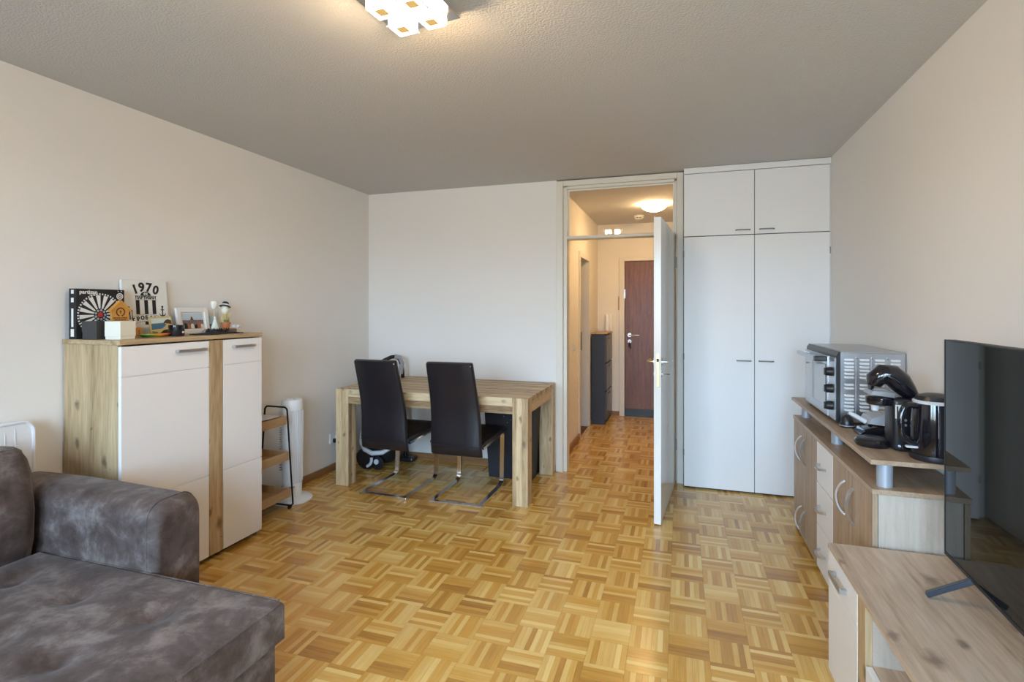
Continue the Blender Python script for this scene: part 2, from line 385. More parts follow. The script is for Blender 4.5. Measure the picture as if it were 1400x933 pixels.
# ------------------------------------------------------------------ room shell
XL, XR, YB, ZC, T = -2.87, 1.044, 4.43, 2.50, 0.12
HX0, HX1, HYE = -1.04, 0.03, 6.97        # hall
def wall(name, mat, label, *boxes):
    b = B()
    for q in boxes: b.box(*q)
    o = b.build(name, mat); return tag(o, label, 'wall', kind='structure')

wall('wall_left', 'wall', 'long off-white wall on the left behind sofa and highboard', (XL - T, XL, WIN_Y - 0.2, YB + T, -0.02, ZC))
wall('wall_right', 'wall', 'off-white wall on the right behind sideboard and television', (XR, XR + T, WIN_Y - 0.2, YB + 0.7, -0.02, ZC))
wall('wall_back', 'wall', 'off-white far wall behind the wooden table', (XL, -1.012, YB, YB + T, -0.02, ZC))
fb = []
xs = [XL] + [v for w in WINS for v in w[:2]] + [XR]
for i in range(0, len(xs), 2): fb.append((xs[i], xs[i + 1], WIN_Y - 0.2, WIN_Y, -0.02, ZC))
for a, b_, z0, z1 in WINS: fb += [(a, b_, WIN_Y - 0.2, WIN_Y, -0.02, z0), (a, b_, WIN_Y - 0.2, WIN_Y, z1, ZC)]
wall('wall_front', 'wall', 'window wall behind the viewer with three openings', *fb)
# hall
OY0, OY1, OZ = 5.66, 6.27, 1.975
wall('wall_hall_left', 'hallwall', 'cream left wall of the hallway with a doorway in it',
     (HX0 - T, HX0, YB + T, OY0, -0.02, ZC), (HX0 - T, HX0, OY1, HYE + T, -0.02, ZC), (HX0 - T, HX0, OY0, OY1, OZ, ZC))
wall('wall_hall_back', 'hallwall', 'cream end wall of the hallway beside the brown entrance door', (HX0, -0.69, HYE, HYE + T, -0.02, ZC), (0.21, XR + T, HYE, HYE + T, -0.02, ZC), (-0.69, 0.21, HYE, HYE + T, 2.03, ZC))
wall('wall_hall_right', 'hallwall', 'hallway wall on the right hidden behind the open door', (HX1 + 0.2, HX1 + 0.2 + T, 4.97, HYE, -0.02, ZC), (HX1 - 0.003, XR, 4.955, 4.975, -0.02, ZC))
wall('wall_side_room', 'hallwall', 'dim wall seen through the hallway doorway', (-2.3, -2.2, YB + T, 7.2, -0.02, ZC), (-2.2, HX0, HYE + T, 7.2, -0.02, ZC))
wall('wall_sky_blocker', 'hallwall', 'added unseen wall behind the entrance door that keeps sky light out', (HX0, XR + T, HYE + T + 0.002, HYE + T + 0.1, -0.06, ZC + 0.1))  # added unseen wall, stops sky light leaking in around the entrance door
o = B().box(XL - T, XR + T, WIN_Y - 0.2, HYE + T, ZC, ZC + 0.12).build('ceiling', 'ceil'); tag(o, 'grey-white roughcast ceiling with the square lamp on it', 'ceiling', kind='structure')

# floor: slab plus parquet blocks, each block seven fingers, laid basket-weave
floor = B().box(XL - T, XR + T, WIN_Y - 0.2, HYE + T, -0.06, -0.0115).build('floor', 'seam')
tag(floor, 'honey-coloured basket-weave parquet floor', 'floor', kind='structure')
PX, PY, GX, GY = 0.1587, 0.1550, -0.046, 2.227
def strips(bm, tone, x0, y0, along_x, rnd, wx=PX, wy=PY):
    n = 7; g = 0.00045
    for i in range(n):
        t = max(0.0, min(0.62, rnd.gauss(0.31, 0.21))); dz = rnd.uniform(-0.00025, 0.0)
        if along_x: q = (x0 + g, x0 + wx - g, y0 + wy * i / n + g * .6, y0 + wy * (i + 1) / n - g * .6)
        else: q = (x0 + wx * i / n + g * .6, x0 + wx * (i + 1) / n - g * .6, y0 + g, y0 + wy - g)
        lo = [bm.verts.new((x, y, -0.0118)) for x, y in ((q[0], q[2]), (q[1], q[2]), (q[1], q[3]), (q[0], q[3]))]
        hi = [bm.verts.new((v.co.x, v.co.y, dz)) for v in lo]
        fs = [bm.faces.new(hi)] + [bm.faces.new((lo[j], lo[(j + 1) % 4], hi[(j + 1) % 4], hi[j])) for j in range(4)]
        for f in fs: f[tone] = t
def strip_mesh(name, blocks, rnd):
    bm = bmesh.new(); tl = bm.faces.layers.float.new('tone')
    for (x0, y0, ax, wx, wy) in blocks: strips(bm, tl, x0, y0, ax, rnd, wx, wy)
    me = bpy.data.meshes.new(name); bm.to_mesh(me); bm.free(); return me
rnd = random.Random(3)
VAR = {ax: [strip_mesh('parquet_block', [(-PX / 2, -PY / 2, ax, PX, PY)], rnd) for _ in range(10)] for ax in (True, False)}
for ax in VAR:
    for me in VAR[ax]: me.materials.append(MAT['parq_x' if ax else 'parq_y'])
cs, sn = math.cos(YAW), math.sin(YAW)
def px_of(x, y, z):
    w = -sn * x + cs * y
    if w < 0.1: return None
    return 700 + 720 * (cs * x + sn * y) / w, 422 - 720 * (z - H) / w
def hidden(x, y):
    return (x < -1.33 and y < 1.40) or (x < -1.92 and y < 1.75) or (x < -2.47 and y < 2.68) or (x > 0.72 and y > 2.3) or (x > 0.56 and y < 2.32)
cand, rest = [], []
kx0 = math.ceil((XL - GX) / PX) - 1; kx1 = int((XR - GX) / PX) + 1
ky0 = math.ceil((WIN_Y - GY) / PY) - 1; ky1 = int((HYE - GY) / PY) + 1
for kx in range(kx0, kx1 + 1):
    for ky in range(ky0, ky1 + 1):
        x0, y0 = GX + kx * PX, GY + ky * PY; x1, y1 = x0 + PX, y0 + PY
        ax = (kx + ky) % 2 == 0
        hall = y0 + PY / 2 > YB + 0.05
        lx0, lx1 = (HX0, HX1 + 0.19) if hall else (XL, XR)
        whole = x0 >= lx0 and x1 <= lx1 and y0 >= WIN_Y and y1 <= HYE
        x0c, x1c, y0c, y1c = max(x0, lx0), min(x1, lx1), max(y0, WIN_Y), min(y1, HYE)
        if x1c - x0c < 0.01 or y1c - y0c < 0.01: continue
        p = px_of((x0 + x1) / 2, (y0 + y1) / 2, 0)
        vis = p is not None and -10 < p[0] < 1410 and p[1] < 950 and not hidden((x0 + x1) / 2, (y0 + y1) / 2)
        if whole and vis: cand.append((x0 * x0 + y0 * y0, x0, y0, ax))
        else: rest.append((x0c, y0c, ax, x1c - x0c, y1c - y0c))
cand.sort()
for d, x0, y0, ax in cand[:300]:
    o = bpy.data.objects.new('parquet_block', rnd.choice(VAR[ax])); C.objects.link(o); o.parent = floor
    o.location = (x0 + PX / 2, y0 + PY / 2, 0)
rest += [(x0, y0, ax, PX, PY) for d, x0, y0, ax in cand[300:]]
for ax, nm in ((True, 'parq_x'), (False, 'parq_y')):
    me = strip_mesh('far_parquet_blocks', [q for q in rest if q[2] == ax], rnd); me.materials.append(MAT[nm])
    o = bpy.data.objects.new('far_parquet_blocks', me); C.objects.link(o); o.parent = floor; o['kind'] = 'stuff'

# windows behind the viewer
for i, (a, b_, z0, z1) in enumerate(WINS):
    t = thing('window_%d' % (i + 2), ['left casement window behind the viewer', 'middle casement window behind the viewer', 'glazed balcony door behind the viewer'][i], 'window', ((a + b_) / 2, WIN_Y - 0.1, z0), kind='structure')
    y0, y1 = WIN_Y - 0.13, WIN_Y - 0.07
    f = B(); f.box(a, a + 0.06, y0, y1, z0, z1).box(b_ - 0.06, b_, y0, y1, z0, z1).box(a + 0.06, b_ - 0.06, y0, y1, z0, z0 + 0.06).box(a + 0.06, b_ - 0.06, y0, y1, z1 - 0.06, z1).build('window_frame', 'white', t)
    B().box(a + 0.06, b_ - 0.06, WIN_Y - 0.102, WIN_Y - 0.098, z0 + 0.06, z1 - 0.06).build('pane', 'glass', t)

# baseboards
def bb(name, label, mat, *boxes):
    b = B()
    for q in boxes: b.box(*q)
    return tag(b.build(name, mat), label, 'baseboard', kind='structure')
bb('baseboard_left', 'brown wooden baseboard along the left wall', 'skirt', (XL, XL + 0.016, WIN_Y, YB, 0, 0.055), (XL, XL + 0.024, WIN_Y, YB, 0, 0.014))
bb('baseboard_back', 'brown wooden baseboard under the far wall', 'skirtx', (XL + 0.024, -1.02, YB - 0.016, YB, 0, 0.055), (XL + 0.024, -1.02, YB - 0.024, YB, 0, 0.014))
bb('baseboard_right', 'brown wooden baseboard behind the sideboard', 'skirt', (XR - 0.014, XR, WIN_Y, 4.33, 0, 0.055))
bb('baseboard_hall_left', 'brown baseboard along the hallway wall', 'skirt', (HX0, HX0 + 0.016, 4.56, OY0 - 0.07, 0, 0.06), (HX0, HX0 + 0.024, 4.56, OY0 - 0.07, 0, 0.014), (HX0, HX0 + 0.016, OY1 + 0.07, HYE, 0, 0.06))
bb('baseboard_hall_back', 'brown baseboard left of the entrance door', 'skirtx', (HX0 + 0.016, -0.755, HYE - 0.016, HYE, 0, 0.06))

# door frame of the room, with transom light
fr = thing('trim_1', 'cream painted door frame with a glazed top light', 'door frame', (-0.49, 4.42, 0), kind='structure')
b = B()
b.box(-1.012, -0.955, 4.415, 4.56, 0, 2.49, 0.004).box(-0.955, -0.925, 4.44, 4.55, 0, 2.44, 0.003)
b.build('left_post', 'frame', fr)
b = B(); b.box(-0.026, 0.026, 4.415, 4.95, 0, 2.49, 0.004).box(-0.045, -0.026, 4.48, 4.55, 0, 2.44, 0.003); b.build('right_post', 'frame', fr)
b = B(); b.box(-0.955, -0.026, 4.415, 4.56, 2.445, 2.49, 0.003).box(-0.925, -0.045, 4.45, 4.55, 2.425, 2.446); b.build('head', 'frame', fr)
b = B(); b.box(-0.93, -0.04, 4.44, 4.55, 1.993, 2.019, 0.004).box(-0.93, -0.04, 4.43, 4.445, 1.998, 2.012, 0.003); b.build('transom_bar', 'frame', fr)
t = thing('window_1', 'clear glass top light above the open door', 'window', (-0.49, 4.5, 2.035), kind='structure')
B().box(-0.925, -0.045, 4.499, 4.503, 2.0185, 2.426).xf(Matrix.Translation((0, 4.5, 2.02)) @ Matrix.Rotation(math.radians(0.5), 4, 'X') @ Matrix.Translation((0, -4.5, -2.02))).build('pane', 'glass', t)
b = B(); b.box(-0.925, -0.913, 4.485, 4.496, 2.019, 2.426).box(-0.057, -0.045, 4.485, 4.496, 2.019, 2.426).box(-0.913, -0.057, 4.485, 4.499, 2.414, 2.426); b.build('glazing_bead', 'frame', t)

# open door leaf (local x from hinge to free edge, +y = face seen)
door = thing('door_1', 'white door leaf standing open into the room with brass handle', 'door', (-0.033, 4.452, 0.006), math.atan2(-0.952, -0.086), kind='structure')
L = 0.937
b = B(); b.box(0, L, -0.038, 0, 0.0, 1.985, 0.002); b.build('leaf', 'dleaf', door, local=True)
B().box(0.0, L - 0.004, -0.046, -0.038, 0.0, 1.99, 0.001).build('rebate_lip', 'dleaf', door, local=True)
lk = B().box(L, L + 0.0022, -0.03, -0.010, 0.885, 1.105, 0.0008).build('lock_plate', 'brass', door, local=True)
B().box(L + 0.002, L + 0.006, -0.026, -0.014, 1.05, 1.07).build('latch', 'dark', lk, local=True)
for sgn, y0 in ((1, 0.0), (-1, -0.046)):
    h = B().cyl((L - 0.06, y0, 1.045), 0.024, sgn * 0.008, 'Y').build('rosette', 'satin', door, True, local=True)
    yy = y0 + sgn * 0.048
    B().tube([(L - 0.06, y0, 1.045), (L - 0.06, y0 + sgn * 0.03, 1.045), (L - 0.065, yy - sgn * 0.006, 1.045), (L - 0.08, yy, 1.045), (L - 0.18, yy, 1.045), (L - 0.185, yy - sgn * 0.004, 1.045)], 0.0085, 12).build('lever', 'satin' if sgn > 0 else 'brass', h, True, local=True)
    k = B().cyl((L - 0.06, y0, 0.965), 0.02, sgn * 0.006, 'Y').build('keyhole_rosette', 'satin', door, True, local=True)
    if sgn > 0:
        kb = B(); kb.tube([(L - 0.06, y0, 0.965), (L - 0.06, y0 + 0.03, 0.965)], 0.003, 8)
        kb.tube([(L - 0.06 + 0.010 * math.cos(a), y0 + 0.038 + 0.010 * math.sin(a), 0.965) for a in [2 * PI * i / 12 for i in range(12)]], 0.0025, 6, closed=True)
        kb.build('key', 'handle', k, True, local=True)
for z in (0.25, 1.72):
    B().cyl((-0.006, 0.002, z), 0.008, 0.09).build('hinge', 'handle', door, True, local=True)

# hallway doorway frame + entrance door
tr = thing('trim_2', 'cream frame around the doorway in the hallway wall', 'door frame', (HX0, OY0, 0), kind='structure')
b = B(); b.box(HX0 - T - 0.01, HX0 + 0.012, OY0 - 0.05, OY0 + 0.015, 0, OZ + 0.05, 0.003); b.build('near_jamb', 'frame', tr)
b = B(); b.box(HX0 - T - 0.01, HX0 + 0.012, OY1 - 0.015, OY1 + 0.05, 0, OZ + 0.05, 0.003); b.build('far_jamb', 'frame', tr)
b = B(); b.box(HX0 - T - 0.01, HX0 + 0.012, OY0 + 0.015, OY1 - 0.015, OZ - 0.015, OZ + 0.05, 0.003); b.build('head', 'frame', tr)
B().box(HX0 - 0.10, HX0 - 0.085, OY1 - 0.018, OY1 - 0.015, 0.9, 1.12).build('strike_plate', 'dark', tr)
e = thing('door_2', 'reddish-brown wood veneer entrance door at the end of the hallway', 'door', (-0.24, HYE, 0), kind='structure')
B().box(-0.685, 0.205, HYE + 0.0, HYE + 0.05, 0.10, 2.01, 0.002).build('leaf', 'mahog', e)
B().box(-0.685, 0.205, HYE - 0.004, HYE + 0.05, 0.004, 0.10).build('kick_plate', 'black', e)
b = B(); b.box(-0.755, -0.69, HYE - 0.014, HYE + 0.02, 0, 2.06, 0.003).box(0.21, 0.275, HYE - 0.014, HYE + 0.02, 0, 2.06, 0.003).box(-0.69, 0.21, HYE - 0.014, HYE + 0.02, 2.015, 2.06, 0.003)
b.build('frame', 'frame', e)
h = B().cyl((-0.625, HYE, 1.055), 0.026, -0.01, 'Y').build('rosette', 'chrome', e, True)
B().tube([(-0.625, HYE, 1.055), (-0.625, HYE - 0.04, 1.055), (-0.60, HYE - 0.045, 1.055), (-0.50, HYE - 0.045, 1.055)], 0.009, 10).build('lever', 'chrome', h, True)
h = B().cyl((-0.625, HYE, 0.975), 0.024, -0.012, 'Y').build('lock_cylinder', 'chrome', e, True)
b = B(); b.tube([(-0.625, HYE - 0.01, 0.975), (-0.62, HYE - 0.045, 0.97)], 0.004, 6).tube([(-0.625, HYE - 0.03, 0.96), (-0.635, HYE - 0.03, 0.90)], 0.006, 6).tube([(-0.615, HYE - 0.03, 0.95), (-0.61, HYE - 0.03, 0.88)], 0.007, 6); b.build('key_bunch', 'blackmetal', h)
B().box(-0.70, -0.675, HYE - 0.02, HYE - 0.002, 1.53, 1.65, 0.003).build('door_chain', 'satin', e)

# ------------------------------------------------------------------ built-in wardrobe
w = thing('built_in_wardrobe', 'white built-in wardrobe with two tall and two top doors beside the doorway', 'wardrobe', (0.53, 4.335, 0))
B().box(0.030, 1.043, 4.352, 4.94, 0.0, 2.455).build('carcass', 'dark', w)
b = B(); b.box(0.027, 1.043, 4.338, 4.41, 2.452, 2.497, 0.002); b.build('cornice', 'wdoor', w)
B().box(1.037, 1.043, 4.338, 4.352, 0.0, 2.45).build('filler_strip', 'wdoor', w)
for (x0, x1, z0, z1, hx, hz) in ((0.028, 0.5315, 0.012, 1.957, 0.459, 1.005), (0.5355, 1.034, 0.012, 1.957, 0.612, 1.005), (0.028, 0.5315, 1.963, 2.447, 0.452, 1.995), (0.5355, 1.034, 1.963, 2.447, 0.617, 1.995)):
    d = B().box(x0, x1, 4.335, 4.352, z0, z1, 0.0012).build('door', 'wdoor', w)
    hb = B(); hb.tube([(hx - 0.048, 4.335, hz), (hx - 0.048, 4.318, hz), (hx - 0.042, 4.312, hz), (hx + 0.042, 4.312, hz), (hx + 0.048, 4.318, hz), (hx + 0.048, 4.335, hz)], 0.0048, 10); hb.build('handle', 'handle', d, True)
    if z1 < 2:
        for z in (0.25, 1.0, 1.80):
            xx = x0 - 0.001 if x0 < 0.2 else x1 + 0.001
            B().cyl((xx, 4.334, z), 0.0035, 0.05).build('hinge', 'handle', d)

# ------------------------------------------------------------------ left: highboard
hb = thing('highboard', 'tall white-fronted oak highboard against the left wall', 'cabinet', (-2.66, 2.21, 0))
FX = -2.476; Y0, Y1, ZT = 1.778, 2.644, 1.25
b = B(); b.box(-2.86, -2.496, Y0, Y0 + 0.022, 0.0, ZT - 0.022, 0.001); b.build('side_panel', 'oakz', hb)
b = B(); b.box(-2.86, -2.496, Y1 - 0.022, Y1, 0.0, ZT - 0.022, 0.001); b.build('side_panel', 'oakz', hb)
b = B(); b.box(-2.862, FX - 0.002, Y0 - 0.006, Y1 + 0.006, ZT - 0.022, ZT, 0.002); b.build('top_panel', 'oaky', hb)
B().box(-2.855, -2.84, Y0 + 0.022, Y1 - 0.022, 0.03, ZT - 0.022).build('back_panel', 'hbwhite', hb)
B().box(-2.84, -2.50, Y0 + 0.022, Y1 - 0.022, 0.03, 0.05).build('bottom_panel', 'dark', hb)
B().box(-2.50, -2.497, Y0 + 0.022, Y1 - 0.022, 0.03, ZT - 0.03).build('gap_shade_sheet', 'dark', hb)  # near-black sheet paints shade into the gaps between the fronts
B().box(-2.497, FX, 2.262, 2.352, 0.03, ZT - 0.028, 0.0015).build('front_strip', 'oakz', hb)
for (a, c, hy0, hy1) in ((Y0 + 0.001, 2.259, 2.055, 2.226), (2.355, Y1 - 0.001, 2.415, 2.568)):
    d = B()
    for z0, z1 in ((0.03, 0.478), (0.4815, 1.075), (1.0785, ZT - 0.03)): d.box(-2.495, FX, a, c, z0, z1, 0.0012)
    d.box(-2.495, FX - 0.005, a + 0.002, c - 0.002, 0.035, ZT - 0.035)
    d = d.build('door', 'hbwhite', hb)
    hh = B(); hh.box(FX + 0.018, FX + 0.026, hy0, hy1, 1.172, 1.186, 0.001).box(FX, FX + 0.019, hy0, hy0 + 0.012, 1.172, 1.186).box(FX, FX + 0.019, hy1 - 0.012, hy1, 1.172, 1.186); hh.build('handle', 'steel', d)

# ------------------------------------------------------------------ sofa
sf = thing('sofa', 'mottled grey-brown suede corner sofa with one padded arm', 'sofa', (-1.9, 0.5, 0))
SX1, SY1, SZ = -1.262, 1.448, 0.43
def cushion(x0, x1, y0, y1, z0, z1, nx, ny, r, dimples=(), puff=0.0):
    """rounded slab with a gridded, dimpled top"""
    q = B(); bm = q.bm
    def h(x, y):
        dx = min(x - x0, x1 - x); dy = min(y - y0, y1 - y); d = min(dx, dy)
        z = z1
        if d < r: z = z1 - r + math.sqrt(max(0, r * r - (r - d) ** 2))
        z += puff * min(1, d / 0.18) * (1 - 0.25 * math.cos((x - x0) * 9) * math.cos((y - y0) * 8))
        for (a, c, dep, ra) in dimples:
            e2 = ((x - a) ** 2 + (y - c) ** 2) / (ra * ra); z -= dep * math.exp(-e2 * 2.2)
        return z
    def sp(a, c, n):
        m = [0, r * 0.06, r * 0.25, r * 0.55, r]; l = [a + v for v in m] + [a + r + (c - a - 2 * r) * i / n for i in range(1, n)] + [c - v for v in reversed(m)]
        return l
    X, Y = sp(x0, x1, nx), sp(y0, y1, ny)
    g = [[bm.verts.new((x, y, h(x, y))) for y in Y] for x in X]
    for i in range(len(X) - 1):
        for j in range(len(Y) - 1): bm.faces.new((g[i][j], g[i + 1][j], g[i + 1][j + 1], g[i][j + 1]))
    rim = [g[i][0] for i in range(len(X))] + [g[-1][j] for j in range(1, len(Y))] + [g[i][-1] for i in range(len(X) - 2, -1, -1)] + [g[0][j] for j in range(len(Y) - 2, 0, -1)]
    lo = [bm.verts.new((v.co.x, v.co.y, z0)) for v in rim]; m = len(rim)
    for j in range(m): bm.faces.new((rim[j], rim[(j + 1) % m], lo[(j + 1) % m], lo[j]))
    bm.faces.new(lo[::-1]); return q
dm = []
for i, x in enumerate((-2.25, -1.95, -1.62)):
    for y in (1.25, 1.0, 0.72, 0.44, 0.1): dm.append((x + 0.03 * ((i * 7 + int(y * 10)) % 3 - 1), y, 0.032, 0.075))
seat = cushion(-2.46, SX1, -0.55, SY1, 0.296, SZ - 0.006, 40, 60, 0.022, dm, 0.008).build('seat_cushion', 'suede', sf, True, seg_angle=60)
b = B(); b.tube([(SX1 - 0.004, -0.5, SZ - 0.012), (SX1 - 0.004, SY1 - 0.02, SZ - 0.012)], 0.003, 6).tube([(SX1 - 0.02, SY1 - 0.003, SZ - 0.010), (-2.40, SY1 - 0.003, SZ - 0.010)], 0.003, 6); b.build('seam', 'suede', seat)
B().box(-2.75, SX1 - 0.022, -0.55, SY1 - 0.012, 0.05, 0.295, 0.012).build('base', 'suede', sf, True)
# arm: rounded loaf running towards the wall
prof = []
def rrect(y0, y1, z0, z1, r, n=6):
    P = []
    for cy, cz, a in ((y1 - r, z1 - r, 0), (y0 + r, z1 - r, PI / 2)):
        P += [(cy + r * math.cos(a + PI / 2 * i / n), cz + r * math.sin(a + PI / 2 * i / n)) for i in range(n + 1)]
    return [(y1, z0)] + P + [(y0, z0)]
def loaf(x0, x1, y0, y1, z0, z1, r, rf):
    q = B(); rings = []
    steps = [(x0, 0.0)] + [(x0 + (x1 - rf - x0) * i / 8, 0.0) for i in range(1, 9)] + [(x1 - rf + rf * math.sin(PI / 2 * i / 8), rf * (1 - math.cos(PI / 2 * i / 8)) ) for i in range(1, 9)]
    for x, ins in steps:
        rings.append([q.bm.verts.new((x, y, z)) for y, z in rrect(y0 + ins * 0.55, y1 - ins * 0.55, z0, z1 - ins + 0.006 * math.sin((x - x0) * 5), r)])
    m = len(rings[0])
    for A, D in zip(rings, rings[1:]):
        for j in range(m): q.bm.faces.new((A[j], A[(j + 1) % m], D[(j + 1) % m], D[j]))
    q.bm.faces.new(rings[0][::-1]); q.bm.faces.new(rings[-1]); return q
arm = loaf(-2.74, -1.845, 1.450, 1.655, 0.03, 0.672, 0.065, 0.045).build('arm', 'suede', sf, True, seg_angle=70)
q = B(); q.tube([(-1.889, y, z) for y, z in rrect(1.4505, 1.6545, 0.32, 0.6685, 0.065)], 0.0030, 6); q.build('piping', 'suede', arm, True)
# back cushions
bc = loaf(-2.86, -2.44, 0.62, 1.435, 0.43, 0.845, 0.05, 0.03)
def backcush(y0, y1):
    q = B(); rings = []
    n = 26
    for i in range(n + 1):
        t = i / n; y = y0 + (y1 - y0) * t; ed = min(t, 1 - t) * (y1 - y0); ins = 0.05 * (1 - min(1, ed / 0.06)) ** 2
        poly = [(-2.76, 0.40), (-2.455 + 0.0 - ins, 0.40), (-2.435 - ins, 0.47), (-2.43 - ins, 0.60), (-2.45 - ins, 0.74), (-2.475 - ins, 0.815 - ins * .5), (-2.505 - ins, 0.842 - ins * .6), (-2.56, 0.852 - ins * .6), (-2.70, 0.84 - ins * .6), (-2.76, 0.80)]
        rings.append([q.bm.verts.new((x, y, z)) for x, z in poly])
    m = len(rings[0])
    for A, D in zip(rings, rings[1:]):
        for j in range(m): q.bm.faces.new((A[j], A[(j + 1) % m], D[(j + 1) % m], D[j]))
    q.bm.faces.new(rings[0][::-1]); q.bm.faces.new(rings[-1]); return q
bc.bm.free()
for y0, y1 in ((0.72, 1.438), (0.02, 0.715), (-0.55, 0.015)):
    k = backcush(y0, y1).build('back_cushion', 'suede', sf, True, seg_angle=75)
    q = B(); q.tube([(-2.507, y0 + 0.06, 0.846), (-2.507, y1 - 0.06, 0.846)], 0.003, 6); q.build('seam', 'suede', k)
B().box(-2.775, -2.75, -0.55, 1.44, 0.05, 0.78, 0.01).build('back_board', 'suede', sf)
for x, y in ((-1.36, 1.36), (-1.36, -0.45), (-2.66, 1.36), (-2.66, -0.45)): B().cyl((x, y, 0), 0.022, 0.05).build('foot', 'black', sf)

mt = thing('rolled_mattress', 'white quilted mattress standing between sofa and left wall', 'mattress', (-2.81, 1.1, 0))
def slab(x0, x1, y0, y1, z0, z1, r):
    q = B(); out = [(y0, z0), (y1, z0)] + arc(y1 - r, z1 - r, r, 0, PI / 2, 8) + arc(y0 + r, z1 - r, r, PI / 2, PI, 8)
    q.prism(out, 'X', x0, x1); return q
slab(-2.850, -2.787, 0.55, 1.612, 0.0, 0.895, 0.05).build('cover', 'mattress', mt)
q = B(); path = [(1.612, 0.0)] + arc(1.562, 0.845, 0.05, 0, PI / 2, 8) + [(0.6, 0.895)]
q.tube([(-2.787, y, z) for y, z in path], 0.008, 8); q.build('piping', 'mattress', mt, True)
q = B()
for i in range(9): q.tube([(-2.786, 1.54 - i * 0.035, 0.866 - 0.01 * (i % 3)), (-2.7866, 1.548 - i * 0.035 - 0.008 * (i % 2), 0.70)], 0.0016, 6)
q.build('gathered_folds', 'mattress', mt, True)

# ------------------------------------------------------------------ trolley, tower fan, socket
tt = thing('serving_trolley', 'three-tier wooden serving trolley with black wire frame', 'trolley', (-2.715, 2.86, 0))
def tw(z): return 0.098 + (0.66 - z) * 0.075      # half width grows downwards
for zz in (0.59, 0.345, 0.092):
    hw = tw(zz); x0, x1 = -2.715 - hw + 0.006, -2.715 + hw - 0.006
    ya, yb = 2.675, 3.022
    ty = B().box(x0, x1, ya, yb, zz, zz + 0.010).build('tray', 'traywood', tt)
    for q in ((x1 - 0.012, x1, ya, yb), (x0, x0 + 0.012, ya, yb), (x0 + 0.012, x1 - 0.012, ya, ya + 0.012), (x0 + 0.012, x1 - 0.012, yb - 0.012, yb)):
        B().box(*q, zz + 0.010, zz + 0.058, 0.002).build('rim', 'traywood', ty)
for yy in (2.668, 3.030):
    pts = [(-2.715 - tw(0.025) , yy, 0.025), (-2.715 - tw(0.66), yy, 0.66)] + [(-2.715 - tw(0.66) + 0.03 - 0.03 * math.cos(a), yy, 0.675 + 0.033 * math.sin(a)) for a in (0.4, 0.8, 1.2, PI / 2)] + [(-2.715 + tw(0.66) - 0.03 + 0.03 * math.sin(a), yy, 0.675 + 0.033 * math.cos(a)) for a in (0, 0.4, 0.8, 1.2)] + [(-2.715 + tw(0.66), yy, 0.66), (-2.715 + tw(0.03), yy, 0.040), (-2.715 + tw(0.03) - 0.015, yy, 0.025), (-2.715 - tw(0.03) + 0.02, yy, 0.022)]
    B().tube(pts, 0.0062, 10).build('frame_hoop', 'blackmetal', tt, True)
for x in (-2.715 - tw(0) + 0.03, -2.715 + tw(0) - 0.03):
    for yy in (2.668, 3.030): B().cyl((x, yy - 0.008, 0.012), 0.012, 0.016, 'Y', 16).build('caster', 'black', tt, True)
b = B().box(-2.79, -2.645, 2.70, 2.985, 0.650, 0.656, 0.002)
solo(b, 'tablet', 'lgrey', 'thin grey tablet lying on the top tier of the trolley', 'tablet', (-2.72, 2.84, 0.650))

tf = thing('tower_fan', 'white oscillating tower fan beside the trolley', 'fan', (-2.712, 3.19, 0))
fx, fy = -2.712, 3.19
B().lathe([(0.0, 0.0), (0.138, 0.0), (0.140, 0.012), (0.125, 0.022), (0.06, 0.034), (0.0, 0.036)], (fx, fy, 0), 40).build('base', 'fan', tf, True)
B().lathe([(0.0, 0.03), (0.066, 0.032), (0.068, 0.10), (0.073, 0.68), (0.073, 0.715), (0.066, 0.735), (0.0, 0.742)], (fx, fy, 0), 36).build('column', 'fan', tf, True)
gr = B().lathe([(0.0705, 0.13), (0.0755, 0.66)], (fx, fy, 0), 16, a0=-1.1, a1=0.75).build('grille', 'fangrey', tf, True)
for k in range(9):
    a = -1.0 + 1.65 * k / 8
    B().tube([(fx + 0.0715 * math.cos(a), fy + 0.0715 * math.sin(a), 0.14), (fx + 0.0762 * math.cos(a), fy + 0.0762 * math.sin(a), 0.655)], 0.0014, 6).build('grille_bar', 'fan', gr)
b = B()
for k in range(5): b.cyl((fx - 0.03 + k * 0.016, fy - 0.02 + 0.008 * (k % 2), 0.738), 0.006, 0.008, 'Z', 12)
b.build('control_buttons', 'lgrey', tf, True)
b = B()
for k in range(22): b.box(fx - 0.0725, fx - 0.055, fy - 0.05, fy - 0.03, 0.22 + k * 0.017, 0.226 + k * 0.017)
b.build('intake_slots', 'grey', tf)
B().box(fx + 0.03, fx + 0.06, fy - 0.068, fy - 0.045, 0.105, 0.115).build('badge', 'grey', tf)

sk = thing('wall_socket', 'white wall socket with a plug on the left wall by the table leg', 'socket', (XL, 3.87, 0.235))
B().box(XL, XL + 0.012, 3.83, 3.915, 0.235, 0.318, 0.003).build('plate', 'white', sk)
B().box(XL + 0.012, XL + 0.045, 3.885, 3.93, 0.255, 0.30, 0.006).build('plug', 'white', sk)
B().box(XL + 0.012, XL + 0.035, 3.86, 3.885, 0.24, 0.275, 0.004).build('adapter', 'black', sk)

# ------------------------------------------------------------------ table
tb = thing('dining_table', 'solid light wooden dining table with thick square legs', 'table', (-1.81, 3.99, 0))
TX0, TX1, TY0, TY1, TZ = -2.602, -1.020, 3.552, 4.418, 0.765
LEG = 0.113
